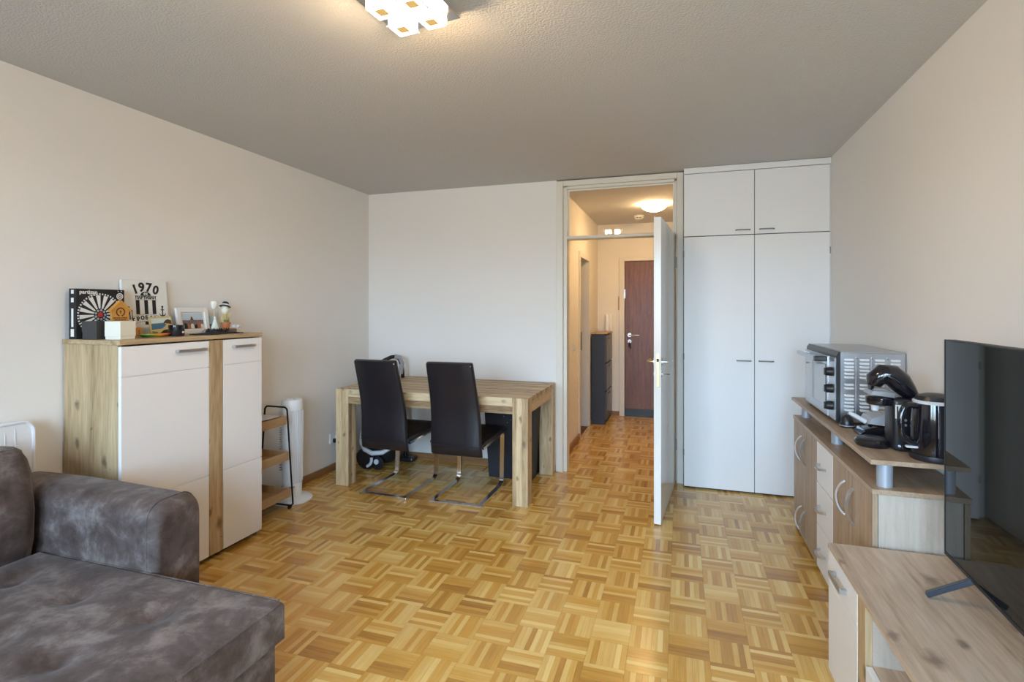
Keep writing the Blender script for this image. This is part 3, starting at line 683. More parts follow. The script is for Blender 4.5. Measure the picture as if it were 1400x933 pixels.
# top of planks between the legs, legs run through to the top surface
n = 6
for i in range(n):
    ya = TY0 + (TY1 - TY0) * i / n; yb = TY0 + (TY1 - TY0) * (i + 1) / n
    xa, xb = TX0, TX1
    if yb <= TY0 + LEG + 0.04 or ya >= TY1 - LEG - 0.04: xa, xb = TX0 + LEG + 0.001, TX1 - LEG - 0.001
    B().box(xa, xb, ya + 0.0006, yb - 0.0006, TZ - 0.035, TZ, 0.0012).build('plank', 'acax', tb)
for x0 in (TX0, TX1 - LEG):
    for y0, sg in ((TY0, 0), (TY1 - LEG, 1)):
        yy0, yy1 = (y0, y0 + LEG)
        lg = B().box(x0, x0 + LEG, yy0, yy1, 0.0, TZ - (0.0 if True else 0), 0.003).build('leg', 'acaz', tb)
        # fill of the plank row next to the leg head
        w0 = (TY1 - TY0) / n
        if sg == 0: B().box(x0, x0 + LEG, y0 + LEG + 0.0005, TY0 + w0 * 1, TZ - 0.035, TZ, 0.001).build('end_block', 'acax', tb)
        else: B().box(x0, x0 + LEG, TY1 - w0, y0 - 0.0005, TZ - 0.035, TZ, 0.001).build('end_block', 'acax', tb)
for y0 in (TY0 + 0.004, TY1 - 0.034): B().box(TX0 + LEG, TX1 - LEG, y0, y0 + 0.03, 0.650, TZ - 0.036, 0.001).build('apron', 'acax', tb)
for x0 in (TX0 + 0.004, TX1 - 0.034): B().box(x0, x0 + 0.03, TY0 + LEG, TY1 - LEG, 0.650, TZ - 0.036, 0.001).build('apron', 'acay', tb)

# ------------------------------------------------------------------ cantilever chairs (local: faces +y, origin on the floor at the rear bar's middle)
def fillet(pts, r=0.05, n=5):
    P = [Vector(p) for p in pts]; out = [P[0]]
    for a, p, c in zip(P, P[1:], P[2:]):
        u, v = (a - p).normalized(), (c - p).normalized(); k = min(r, (a - p).length * .45, (c - p).length * .45)
        s0, s1 = p + u * k, p + v * k
        for i in range(n + 1):
            t = i / n; out.append(s0.lerp(p, t).lerp(p.lerp(s1, t), t))
    return out + [P[-1]]
def make_chair(label, loc, rz):
    ch = thing('cantilever_chair', label, 'chair', loc, rz, 'black leather chairs at the table')
    W = 0.182
    for sx in (-1, 1):
        x = sx * W
        p = fillet([(x, 0.0, 0.011), (x, 0.50, 0.011), (x, 0.525, 0.43), (x, 0.05, 0.405)], 0.055)
        B().tube(p, 0.01, rect=(0.0165, 0.0085)).build('side_tube', 'chrome', ch, True, local=True)
        B().box(x - 0.014, x + 0.014, -0.004, 0.03, 0, 0.004).build('glide', 'black', ch, local=True)
    B().box(-W - 0.0165, W + 0.0165, -0.0165, 0.0165, 0.002, 0.0205, 0.002).build('floor_bar', 'chrome', ch, local=True)
    B().box(-W, W, 0.44, 0.46, 0.405, 0.422).build('cross_bar', 'chrome', ch, local=True)
    # seat: shallow padded slab
    q = B(); secs = []
    prof_s = [(0.02, 0.415), (0.02, 0.445), (0.06, 0.462), (0.25, 0.458), (0.42, 0.470), (0.50, 0.475), (0.545, 0.462), (0.552, 0.440), (0.53, 0.424)]
    for i in range(9):
        t = -1 + 2 * i / 8; x = t * 0.205; k = 1 - 0.0 if abs(t) < 0.99 else 0.55
        secs.append([q.bm.verts.new((x, y, 0.44 + (z - 0.44) * k)) for y, z in prof_s])
    for A, D in zip(secs, secs[1:]):
        for j in range(len(A)): q.bm.faces.new((A[j], A[(j + 1) % len(A)], D[(j + 1) % len(A)], D[j]))
    q.bm.faces.new(secs[0][::-1]); q.bm.faces.new(secs[-1]); q.build('seat', 'leather', ch, True, local=True, seg_angle=50)
    # backrest: S-curved padded shell, tapering upwards
    q = B(); secs = []
    curve = [(0.345, 0.018, 0.192), (0.36, 0.004, 0.194), (0.42, -0.004, 0.193), (0.50, -0.008, 0.191), (0.60, -0.012, 0.188), (0.70, -0.028, 0.184), (0.80, -0.056, 0.180), (0.90, -0.088, 0.177), (0.985, -0.116, 0.175), (1.018, -0.124, 0.173), (1.028, -0.118, 0.166)]
    th = 0.042
    for z, y, hw in curve:
        k = 0.45 if z < 0.35 or z > 1.02 else 1.0
        ring = []
        for (tx, ty) in ((-1, 0.25), (-1, 0.75), (-0.93, 1.0), (-0.4, 1.05), (0.4, 1.05), (0.93, 1.0), (1, 0.75), (1, 0.25), (0.93, 0.0), (0.4, -0.06), (-0.4, -0.06), (-0.93, 0.0)):
            yy = y + th * (0.5 + (ty - 0.5) * k); ring.append(q.bm.verts.new((tx * hw, yy, z)))
        secs.append(ring)
    for A, D in zip(secs, secs[1:]):
        for j in range(len(A)): q.bm.faces.new((A[j], A[(j + 1) % len(A)], D[(j + 1) % len(A)], D[j]))
    q.bm.faces.new(secs[0][::-1]); q.bm.faces.new(secs[-1])
    bk = q.build('backrest', 'leather', ch, True, local=True, seg_angle=60)
    q = B(); q.tube([(-0.186, -0.0125, 0.425), (0.186, -0.0125, 0.425)], 0.0025, 6); q.build('seam', 'leather', bk, local=True)
    for x in (-0.165, 0.165): B().cyl((x, -0.122, 1.005), 0.004, -0.003, 'Y', 10).build('stud', 'chrome', bk, local=True)
    return ch
ch1 = make_chair('black leather cantilever chair, the left of two, nearer the tower fan', (-2.10, 3.432, 0), math.radians(-1.0))
ch2 = make_chair('black leather cantilever chair, the right of two, nearer the doorway', (-1.522, 3.440, 0), math.radians(0.5))

# ------------------------------------------------------------------ vacuum cleaner and basket under the table
vc = thing('vacuum_cleaner', 'black and grey canister vacuum cleaner behind the left chair', 'vacuum cleaner', (-2.53, 4.12, 0))
vx, vy = -2.55, 4.13
q = B(); q.lathe([(0.0, 0.03), (0.11, 0.035), (0.155, 0.08), (0.165, 0.16), (0.155, 0.26), (0.12, 0.35), (0.06, 0.40), (0.0, 0.41)], (vx - 0.01, vy + 0.03, 0), 32, sx=1.05, sy=0.8); q.build('body', 'black', vc, True)
q = B(); q.tube([(-2.66, 4.03, 0.37), (-2.665, 4.0, 0.30), (-2.655, 3.98, 0.23), (-2.61, 3.965, 0.175), (-2.53, 3.96, 0.15), (-2.44, 3.975, 0.16), (-2.37, 4.01, 0.20), (-2.34, 4.05, 0.25)], [0.006, 0.012, 0.016, 0.019, 0.021, 0.020, 0.014, 0.006], 12); q.build('bumper_band', 'lgrey', vc, True)
fw = B().lathe([(0.0, 0.03), (0.085, 0.028), (0.095, 0.0), (0.088, -0.018), (0.0, -0.022)], (-2.605, 3.985, 0.096), 32, axis='Y').build('wheel', 'black', vc, True)
q = B(); q.tube([(-2.605 + 0.066 * math.cos(a), 3.963, 0.096 + 0.066 * math.sin(a)) for a in [-1.25 + 1.5 * i / 10 for i in range(11)]], 0.013, 8); q.build('hub_arc', 'lgrey', fw, True)
fw2 = B().lathe([(0.0, 0.02), (0.055, 0.018), (0.060, 0.0), (0.0, -0.014)], (-2.50, 3.99, 0.060), 28, axis='Y').build('caster_wheel', 'black', vc, True)
B().lathe([(0.0, -0.012), (0.022, -0.010), (0.024, 0.0)], (-2.50, 3.978, 0.075), 16, axis='Y').build('hub_cap', 'lgrey', fw2, True)
wand = fillet([(-2.395, 4.30, 0.03), (-2.43, 4.30, 0.86), (-2.445, 4.27, 0.945), (-2.49, 4.23, 0.965), (-2.56, 4.18, 0.925)], 0.06)
B().tube(wand, 0.017, 12).build('wand', 'blackmetal', vc, True)
q = B(); q.tube([(-2.438, 4.285, 0.80), (-2.43, 4.29, 0.90), (-2.44, 4.265, 0.952), (-2.475, 4.235, 0.965)], 0.021, 12); q.build('grip', 'grey', vc, True)
B().box(-2.49, -2.31, 4.26, 4.36, 0.003, 0.045, 0.012).build('floor_nozzle', 'black', vc)
hose = fillet([(vx + 0.02, vy + 0.02, 0.30), (vx + 0.12, vy - 0.02, 0.42), (vx + 0.10, vy + 0.05, 0.62), (-2.50, 4.20, 0.86), (-2.56, 4.18, 0.925)], 0.12)
B().tube(hose, 0.018, 12).build('hose', 'black', vc, True)

bs = thing('waste_basket', 'tall black tapered basket with pin-hole pattern under the table', 'basket', (-1.34, 4.24, 0))
q = B()
R0 = [(-1.517, 4.12), (-1.150, 4.12), (-1.150, 4.38), (-1.517, 4.38)]; R1 = [(-1.556, 4.11), (-1.122, 4.11), (-1.122, 4.395), (-1.556, 4.395)]
A = [q.bm.verts.new((x, y, 0.0)) for x, y in R0]; D = [q.bm.verts.new((x, y, 0.585)) for x, y in R1]
cxm, cym = -1.338, 4.25
E_ = [q.bm.verts.new((cxm + (x - cxm) * 0.96, cym + (y - cym) * 0.95, 0.585)) for x, y in R1]; G_ = [q.bm.verts.new((cxm + (x - cxm) * 0.95, cym + (y - cym) * 0.93, 0.02)) for x, y in R0]
for P1, P2 in ((A, D), (D, E_), (E_, G_)):
    for j in range(4): q.bm.faces.new((P1[j], P1[(j + 1) % 4], P2[(j + 1) % 4], P2[j]))
q.bm.faces.new(A[::-1]); q.bm.faces.new(G_)
q.build('shell', 'basket', bs)
b = B()
for i in range(14):
    for j in range(5):
        if i < 5 or (i * 7 + j * 5) % 3: continue
        b.box(-1.53 + i * 0.029, -1.526 + i * 0.029, 4.1115 - 0.003, 4.114, 0.46 + j * 0.024, 0.464 + j * 0.024)
b.build('pin_holes', 'dot', bs)
q = B(); q.tube([(x, y, 0.587) for x, y in R1], 0.006, 8, closed=True); q.build('rim', 'basket', bs)

# ------------------------------------------------------------------ hallway things
sc_ = thing('shoe_cabinet', 'narrow dark shoe cabinet with three tilting flaps in the hallway', 'cabinet', (-0.94, 6.63, 0))
B().box(-1.022, -0.862, 6.36, 6.905, 0.0, 1.09, 0.002).build('carcass', 'navy', sc_)
B().box(-1.022, -0.838, 6.352, 6.912, 1.09, 1.105, 0.002).build('top_panel', 'traywood', sc_)
for z0, z1 in ((0.06, 0.40), (0.415, 0.735), (0.75, 1.075)):
    f = B().box(-0.862, -0.842, 6.362, 6.903, z0, z1, 0.002).build('flap', 'navyf', sc_)
    B().box(-0.842, -0.836, 6.55, 6.68, z1 - 0.05, z1 - 0.035, 0.002).build('grip', 'black', f)
ic = thing('intercom', 'white door intercom handset on the hallway end wall', 'intercom', (-0.885, HYE, 1.09))
B().box(-0.935, -0.84, HYE - 0.03, HYE, 1.09, 1.325, 0.006).build('housing', 'cream', ic)
B().box(-0.93, -0.88, HYE - 0.065, HYE - 0.03, 1.10, 1.318, 0.012).build('handset', 'white', ic, True)
B().tube(fillet([(-0.905, HYE - 0.045, 1.10), (-0.90, HYE - 0.05, 1.03), (-0.85, HYE - 0.04, 1.02), (-0.86, HYE - 0.02, 1.09)], 0.03), 0.004, 6).build('cord', 'cream', ic, True)
b = B().box(-0.771, -0.757, HYE - 0.015, HYE - 0.001, 1.38, 1.56, 0.004)
kb = thing('thermometer', 'thin brown strip hanging on the wall left of the entrance door', 'wall strip', (-0.764, HYE, 1.38))
b.build('strip', 'traywood', kb); B().cyl((-0.764, HYE - 0.015, 1.55), 0.004, -0.006, 'Y', 8).build('nail', 'satin', kb)
ls = thing('light_switch', 'white light switch on the hallway left wall', 'switch', (HX0, 5.32, 0.96))
B().box(HX0, HX0 + 0.010, 5.28, 5.36, 0.965, 1.045, 0.003).build('plate', 'white', ls)
B().box(HX0 + 0.010, HX0 + 0.015, 5.292, 5.348, 0.977, 1.033, 0.002).build('rocker', 'cream', ls)

def emis(name, col, strength):
    m = bpy.data.materials.new(name); m.use_nodes = True; n = m.node_tree.nodes; n.clear()
    o = n.new('ShaderNodeOutputMaterial'); e = n.new('ShaderNodeEmission'); e.inputs[0].default_value = (*col, 1); e.inputs[1].default_value = strength
    m.node_tree.links.new(e.outputs[0], o.inputs[0]); return m
MAT['hallglow'] = emis('lit_opal_glass', (1.0, 0.68, 0.34), HALL_LAMP)
MAT['cubeglow'] = emis('lit_frosted_cube', (1.0, 0.72, 0.42), ROOM_LAMP)
MAT['cubelow'] = emis('amber_bulb_recess', (1.0, 0.62, 0.22), 0.25)
hl = thing('hall_ceiling_lamp', 'round opal bowl lamp glowing on the hallway ceiling', 'lamp', (-0.262, 5.72, 2.5))
B().cyl((-0.262, 5.72, 2.485), 0.09, 0.0149).build('canopy', 'white', hl, True)
B().lathe([(0.0, 2.418), (0.04, 2.421), (0.085, 2.435), (0.115, 2.455), (0.132, 2.478), (0.126, 2.480), (0.0, 2.470)], (-0.262, 5.72, 0), 40).build('bowl', 'hallglow', hl, True)
sd = thing('smoke_detector', 'small white smoke detector on the hallway ceiling', 'smoke detector', (-0.465, 6.40, 2.5))
B().lathe([(0.0, 2.455), (0.035, 2.457), (0.05, 2.468), (0.058, 2.5), (0.0, 2.5)], (-0.465, 6.40, 0), 28).build('housing', 'white', sd, True)
B().box(-0.49, -0.44, 6.35, 6.37, 2.466, 2.476, 0.002).build('vent', 'dark', sd)

# ------------------------------------------------------------------ ceiling lamp of the room (four lit glass cubes under a square plate)
lp = thing('ceiling_lamp', 'square ceiling lamp with four glowing glass cubes', 'lamp', (-0.889, 1.607, 2.5), math.radians(-6))
B().box(-0.06, 0.06, -0.06, 0.06, -0.062, -0.0005, 0.003).build('canopy', 'satin', lp, local=True)
B().box(-0.133, 0.133, -0.133, 0.133, -0.070, -0.062, 0.002).build('plate', 'chrome', lp, local=True)
for ix in (-1, 1):
    for iy in (-1, 1):
        cx_, cy_ = ix * 0.060, iy * 0.060
        q = B(); q.box(cx_ - 0.038, cx_ + 0.038, cy_ - 0.038, cy_ + 0.038, -0.104, -0.0705, 0.004)
        cb = q.build('glass_cube', 'cubeglow', lp, local=True)
        rim_ = B()
        for a_ in (-1, 1):
            rim_.box(cx_ + a_ * 0.038 - 0.003, cx_ + a_ * 0.038 + 0.003, cy_ - 0.041, cy_ + 0.041, -0.1055, -0.1035).box(cx_ - 0.035, cx_ + 0.035, cy_ + a_ * 0.038 - 0.003, cy_ + a_ * 0.038 + 0.003, -0.1055, -0.1035)
        rim_.build('glass_rim', 'white', cb, local=True)
        B().box(cx_ - 0.019, cx_ + 0.019, cy_ - 0.019, cy_ + 0.019, -0.1055, -0.1035).build('bulb_recess', 'cubelow', cb, local=True)

# ------------------------------------------------------------------ right: sideboard
sb = thing('sideboard', 'long low oak-effect sideboard with a raised shelf under the mini oven', 'sideboard', (0.865, 3.05, 0))
SX, SY0, SYE, ST = 0.699, 2.330, 3.790, 0.712
B().box(SX + 0.02, 1.028, SY0 + 0.006, SY0 + 0.022, 0.0, ST - 0.02, 0.001).build('side_panel', 'sonside', sb)
B().box(SX + 0.02, 1.028, SYE - 0.02, SYE, 0.0, ST - 0.02, 0.001).build('side_panel', 'sonside', sb)
B().box(SX + 0.022, 1.02, SY0 + 0.022, SYE - 0.02, 0.02, 0.04).build('bottom_panel', 'sony', sb)
B().box(1.015, 1.026, SY0 + 0.022, SYE - 0.02, 0.04, ST - 0.02).build('back_panel', 'sonz', sb)
B().box(SX + 0.020, SX + 0.024, SY0 + 0.022, SYE - 0.02, 0.03, ST - 0.022).build('gap_shade_sheet', 'dark', sb)  # added sheet, its dark colour stands for shade between doors and drawers
B().box(SX - 0.003, 1.032, SY0 - 0.004, SYE + 0.012, ST - 0.02, ST, 0.0015).build('top_panel', 'sony', sb)
def bow_v(y, zc, hl=0.075, out=0.03, bend=0.0):
    """vertical bow handle standing off the front; bend bows it sideways"""
    pts = []
    for i in range(13):
        t = -1 + i / 6; pts.append((SX - 0.004 - out * (1 - t * t) ** 0.7, y + bend * (1 - t * t), zc + hl * t))
    return B().tube(pts, 0.01, rect=(0.0065, 0.004))
def bow_h(yc, z, hl=0.06, out=0.03):
    pts = []
    for i in range(11):
        t = -1 + i / 5; pts.append((SX - 0.002 - out * (1 - t ** 4), yc + hl * t, z - 0.004 * (1 - t * t)))
    return B().tube(pts, 0.01, rect=(0.004, 0.0055))
for (y0, y1, hy, bend, zs) in ((3.497, SYE - 0.001, 3.545, 0.018, (0.56, 0.14)), (3.196, 3.493, 3.445, -0.018, (0.56, 0.14)), (2.612, 2.880, 2.665, 0.02, (0.565,)), (SY0 + 0.004, 2.608, 2.555, -0.02, (0.565,))):
    d = B().box(SX, SX + 0.018, y0, y1, 0.025, ST - 0.023, 0.0012).build('door', 'sonz', sb)
    for z in zs: bow_v(hy, z, bend=bend).build('handle', 'satin', d, True)
for z0, z1 in ((0.025, 0.252), (0.256, 0.472), (0.476, ST - 0.023)):
    d = B().box(SX, SX + 0.018, 2.884, 3.192, z0, z1, 0.0012).build('drawer', 'hbwhite', sb)
    bow_h(3.06, (z0 + z1) / 2, 0.055).build('handle', 'satin', d, True)
SHZ = 0.821
B().box(0.695, 1.036, 2.338, 3.842, SHZ - 0.018, SHZ, 0.0012).build('raised_shelf', 'sony', sb)
for (x, y) in ((0.760, 3.74), (0.762, 3.06), (0.755, 2.385), (0.99, 2.385), (0.99, 3.74)):
    B().cyl((x, y, ST), 0.027, SHZ - 0.018 - ST, 'Z', 28).build('shelf_post', 'bluegrey', sb, True)

# mini oven
ov = thing('mini_oven', 'silver countertop mini oven with black knobs on the sideboard shelf', 'oven', (0.885, 3.315, SHZ))
OX0, OX1, OY0_, OY1_, OZ0, OZ1 = 0.742, 1.036, 3.0, 3.635, SHZ + 0.014, 1.182
q = B(); q.prism([(OX0 + 0.014, OZ0), (OX1, OZ0), (OX1, OZ1 - 0.006), (OX1 - 0.01, OZ1), (OX0 + 0.03, OZ1), (OX0 + 0.014, OZ1 - 0.012)], 'Y', OY0_ + 0.002, OY1_); q.build('housing', 'steel', ov)
q = B(); q.box(OX0 + 0.03, OX1 - 0.002, OY0_ - 0.001, OY1_, OZ1 - 0.004, OZ1 + 0.004, 0.002); q.build('top_plate', 'steel', ov)
q = B(); q.prism([(OX0, OZ0 - 0.004), (OX0 + 0.018, OZ0 - 0.004), (OX0 + 0.018, OZ1 + 0.002), (OX0 + 0.012, OZ1 + 0.002), (OX0, OZ1 - 0.016)], 'Y', OY0_ - 0.004, OY1_ + 0.004); q.build('front_frame', 'black', ov)
B().box(OX0 - 0.004, OX0, OY0_ + 0.006, OY0_ + 0.115, OZ0 + 0.004, OZ1 - 0.03, 0.001).build('control_panel', 'steel', ov)
dd = B().box(OX0 - 0.010, OX0 - 0.0005, OY0_ + 0.120, OY1_ - 0.008, OZ0 + 0.004, OZ1 - 0.03, 0.002).build('door', 'steel', ov)
MAT['ovenglass'] = plain('oven_glass', (0.10, 0.11, 0.12), 0.06, spec=1.0, coat=0.8)
B().box(OX0 - 0.0125, OX0 - 0.010, OY0_ + 0.15, OY1_ - 0.035, OZ0 + 0.05, OZ1 - 0.075, 0.001).build('door_glass', 'ovenglass', dd)
q = B(); q.tube([(OX0 - 0.01, OY0_ + 0.16, 1.128), (OX0 - 0.052, OY0_ + 0.16, 1.134), (OX0 - 0.052, OY1_ - 0.05, 1.134), (OX0 - 0.01, OY1_ - 0.05, 1.128)], 0.012, rect=(0.010, 0.011)); q.build('door_handle', 'steel', dd)
q = B(); q.box(OX0 - 0.064, OX0 - 0.008, OY0_ + 0.145, OY0_ + 0.175, 1.120, 1.148, 0.004); q.build('handle_bracket', 'black', dd)
for k, z in enumerate((0.905, 0.992, 1.078)):
    kn = B().lathe([(0.0, 0.0), (0.023, 0.0), (0.021, -0.028), (0.018, -0.031), (0.0, -0.031)], (OX0 - 0.004, OY0_ + 0.058, z), 24, axis='X').build('knob', 'black', ov, True)
    B().box(OX0 - 0.041, OX0 - 0.034, OY0_ + 0.054, OY0_ + 0.062, z - 0.018, z + 0.018, 0.002).build('knob_grip', 'black', kn)
lv = B()
rows = [1.146, 1.128, 1.110, 1.094, 1.076, 1.058, 1.022, 1.004, 0.968, 0.950, 0.932, 0.914, 0.896]
for c in range(4):
    xa = 0.778 + c * 0.0655
    for z in rows:
        lv.prism([(xa, z), (xa + 0.004, z - 0.0055), (xa + 0.038, z - 0.0055), (xa + 0.042, z), (xa + 0.038, z + 0.004), (xa + 0.004, z + 0.004)], 'Y', OY0_ - 0.005, OY0_ + 0.002)
lv = lv.build('louvre_slots', 'louvre', ov); lv['kind'] = 'stuff'
b = B()
for c in range(3): b.box(0.825 + c * 0.0655 + 0.003, 0.825 + c * 0.0655 + 0.009, OY0_ - 0.001, OY0_ + 0.002, 0.87, 1.16)
b.build('pressed_ribs', 'steel', ov)
b = B()
for x, z in ((0.831, 1.152), (0.8965, 1.152), (0.962, 1.152), (0.79, 0.862), (0.96, 0.862)): b.cyl((x, OY0_ + 0.002, z), 0.0035, -0.004, 'Y', 10)
b.build('screws', 'handle', ov)
for x in (OX0 + 0.04, OX1 - 0.03):
    for y in (OY0_ + 0.05, OY1_ - 0.05): B().cyl((x, y, SHZ), 0.014, 0.0142).build('foot', 'black', ov, True)

# small black dome
b = B(); b.lathe([(0.0, 0.0), (0.029, 0.0), (0.031, 0.012), (0.027, 0.035), (0.018, 0.053), (0.008, 0.060), (0.0, 0.061)], (0.775, 2.945, SHZ), 28)
dmo = thing('egg_timer', 'small black plastic dome in front of the mini oven', 'kitchen timer', (0.775, 2.945, SHZ))
b.build('dome', 'black', dmo, True); B().lathe([(0.0318, 0.008), (0.0318, 0.012)], (0.775, 2.945, SHZ), 24).build('dial_line', 'grey', dmo)

# waffle maker / hinged appliance with pale lever
wf = thing('sandwich_press', 'open black hinged sandwich press with a pale lever on the shelf', 'sandwich press', (0.85, 2.80, SHZ))
q = B(); q.prism([(0.775, SHZ), (0.945, SHZ), (0.955, SHZ + 0.03), (0.95, SHZ + 0.045), (0.79, SHZ + 0.030), (0.770, SHZ + 0.015)], 'Y', 2.725, 2.845); q.build('base', 'gloss', wf)
q = B(); q.prism([(0.800, SHZ + 0.062), (0.955, SHZ + 0.048), (0.962, SHZ + 0.075), (0.87, SHZ + 0.105), (0.815, SHZ + 0.090)], 'Y', 2.722, 2.848); q.build('lid', 'grey', wf)
q = B(); q.prism([(0.795, SHZ + 0.056), (0.955, SHZ + 0.042), (0.957, SHZ + 0.050), (0.800, SHZ + 0.064)], 'Y', 2.718, 2.852); q.build('lid_rim', 'gloss', wf)
q = B(); q.tube([(0.735, 2.76, SHZ + 0.104), (0.80, 2.76, SHZ + 0.066)], [0.009, 0.011], 12); q.build('lever', 'lgrey', wf, True)
q = B(); q.tube([(0.80, 2.76, SHZ + 0.066), (0.825, 2.77, SHZ + 0.050)], 0.012, 10); q.build('lever_joint', 'gloss', wf, True)

# capsule coffee machine (faces the room, -x)
cm = thing('coffee_machine', 'glossy black capsule coffee machine with curved hood', 'coffee machine', (0.85, 2.555, SHZ))
cx_, cy_ = 0.845, 2.555
q = B(); q.lathe([(0.0, 0.0), (0.060, 0.0), (0.066, 0.010), (0.067, 0.022), (0.060, 0.030), (0.0, 0.030)], (0.775, cy_ + 0.03, SHZ), 32); dt = q.build('drip_tray', 'gloss', cm, True)
q = B(); q.lathe([(0.0, 0.034), (0.050, 0.034), (0.058, 0.030)], (0.775, cy_ + 0.03, SHZ), 32); q.build('drip_grid', 'black', dt, True)
q = B(); q.box(0.822, 0.905, cy_ - 0.055, cy_ + 0.055, SHZ, 1.035, 0.016, 3); q.build('body', 'black', cm, True)
q = B(); q.box(0.835, 0.905, cy_ - 0.058, cy_ + 0.058, SHZ, 0.855, 0.01); q.build('plinth', 'gloss', cm, True)
q = B(); q.lathe([(0.0, 0.0), (0.048, 0.0), (0.052, 0.008), (0.052, 0.028), (0.046, 0.034), (0.0, 0.034)], (0.792, cy_, 1.002), 28); q.build('capsule_holder', 'gloss', cm, True)
q = B(); q.tube([(0.775, cy_, 1.004), (0.775, cy_, 0.975)], [0.018, 0.012], 14); q.build('spout', 'lgrey', cm, True)
q = B(); q.prism([(0.745, 1.045), (0.83, 1.036), (0.83, 1.056), (0.752, 1.062)], 'Y', cy_ - 0.045, cy_ + 0.045); q.build('head_plate', 'steel', cm)
# hood: swept shell
q = B(); secs = []
path = [(0.770, 1.078, 0.030, 0.026), (0.776, 1.105, 0.046, 0.036), (0.800, 1.128, 0.052, 0.042), (0.830, 1.125, 0.055, 0.045), (0.858, 1.100, 0.056, 0.045), (0.884, 1.066, 0.054, 0.036), (0.908, 1.040, 0.046, 0.020)]
for i, (x, z, wy, hz) in enumerate(path):
    a = path[max(0, i - 1)]; c = path[min(len(path) - 1, i + 1)]; tx, tz = c[0] - a[0], c[1] - a[1]; ln = math.hypot(tx, tz); nx, nz = -tz / ln, tx / ln
    secs.append([q.bm.verts.new((x + nx * hz * math.sin(t), cy_ + wy * math.cos(t), z + nz * hz * math.sin(t))) for t in [2 * PI * j / 20 for j in range(20)]])
for A, D in zip(secs, secs[1:]):
    for j in range(20): q.bm.faces.new((A[j], A[(j + 1) % 20], D[(j + 1) % 20], D[j]))
q.bm.faces.new(secs[0][::-1]); q.bm.faces.new(secs[-1]); q.build('hood', 'gloss', cm, True, seg_angle=60)
q = B(); q.lathe([(0.0, 0.0), (0.02, 0.0), (0.024, -0.012), (0.0, -0.014)], (0.766, cy_, 1.083), 20, axis='X'); q.build('lock_knob', 'black', cm, True)
B().cyl((0.912, cy_, 1.02), 0.03, 0.03).build('rear_hinge', 'black', cm, True)
st = B().box(0.828, 0.850, cy_ - 0.0565, cy_ - 0.055, 0.955, 1.01).build('sticker', 'paper', cm)
B().box(0.833, 0.838, cy_ - 0.0572, cy_ - 0.0565, 0.960, 1.005).build('sticker_print', 'ink', st)
for z in (0.93, 0.95): B().cyl((0.863, cy_ - 0.055, z), 0.005, -0.003, 'Y', 12).build('indicator', 'satin', cm)

# kettle
kt = thing('electric_kettle', 'glossy black electric kettle half hidden by the television', 'kettle', (0.925, 2.415, SHZ))
kx, ky = 0.930, 2.418
B().lathe([(0.0, 0.0), (0.078, 0.0), (0.080, 0.008), (0.078, 0.022), (0.0, 0.022)], (kx, ky, SHZ), 40).build('base', 'black', kt, True)
B().lathe([(0.0, 0.022), (0.074, 0.022), (0.078, 0.04), (0.076, 0.12), (0.071, 0.20), (0.068, 0.222), (0.0, 0.222)], (kx, ky, SHZ), 48).build('jug', 'gloss', kt, True)
B().lathe([(0.0695, 0.216), (0.0705, 0.224), (0.066, 0.228), (0.0, 0.228)], (kx, ky, SHZ), 40).build('collar', 'lgrey', kt, True)
B().lathe([(0.064, 0.227), (0.058, 0.243), (0.03, 0.252), (0.0, 0.254)], (kx, ky, SHZ), 36).build('lid', 'black', kt, True)
hdl = fillet([(kx - 0.062, ky - 0.02, SHZ + 0.205), (kx - 0.105, ky - 0.03, SHZ + 0.212), (kx - 0.125, ky - 0.035, SHZ + 0.16), (kx - 0.118, ky - 0.034, SHZ + 0.085), (kx - 0.070, ky - 0.022, SHZ + 0.060)], 0.035)
B().tube(hdl, 0.012, 14).build('handle', 'gloss', kt, True)
B().box(kx - 0.105, kx - 0.065, ky - 0.04, ky - 0.018, SHZ + 0.045, SHZ + 0.054, 0.004).build('switch', 'lgrey', kt)

# ------------------------------------------------------------------ right: television lowboard
lb = thing('tv_lowboard', 'oak-effect television lowboard with white fronts in the right foreground', 'tv stand', (0.79, 1.4, 0))
LX, LY0, LY1, LT = 0.543, 0.55, 2.300, 0.50
B().box(LX - 0.002, 1.03, LY0, LY1, LT - 0.018, LT, 0.0012).build('top_panel', 'lowy', lb)
B().box(LX + 0.018, 1.028, LY1 - 0.02, LY1 - 0.002, 0.0, LT - 0.018).build('side_panel', 'lowz', lb)
B().box(LX + 0.018, 1.028, LY0 + 0.002, LY0 + 0.02, 0.0, LT - 0.018).build('side_panel', 'lowz', lb)
B().box(1.01, 1.025, LY0 + 0.02, LY1 - 0.02, 0.02, LT - 0.018).build('back_panel', 'lowz', lb)
B().box(LX + 0.02, 1.01, LY0 + 0.02, LY1 - 0.02, 0.02, 0.038).build('bottom_panel', 'lowy', lb)
YA, YBk = 1.955, 1.880
B().box(LX + 0.001, LX + 0.020, YBk, YA - 0.002, 0.0, LT - 0.020, 0.001).build('front_strip', 'oakz', lb)
B().box(LX + 0.02, 1.01, YBk - 0.004, YBk + 0.014, 0.038, LT - 0.018).build('divider', 'sonside', lb)
B().box(LX + 0.02, LX + 0.024, YA, LY1 - 0.02, 0.038, LT - 0.02).build('gap_shade_sheet', 'dark', lb)  # dark sheet added behind drawer and door, shade painted into their gap
d = B().box(LX, LX + 0.019, YA, LY1 - 0.001, 0.365, LT - 0.021, 0.0012).build('drawer', 'hbwhite', lb)
h = B(); h.box(LX - 0.024, LX - 0.017, 2.065, 2.205, 0.418, 0.436, 0.001).box(LX - 0.018, LX, 2.065, 2.078, 0.420, 0.434).box(LX - 0.018, LX, 2.192, 2.205, 0.420, 0.434); h.build('handle', 'steel', d)
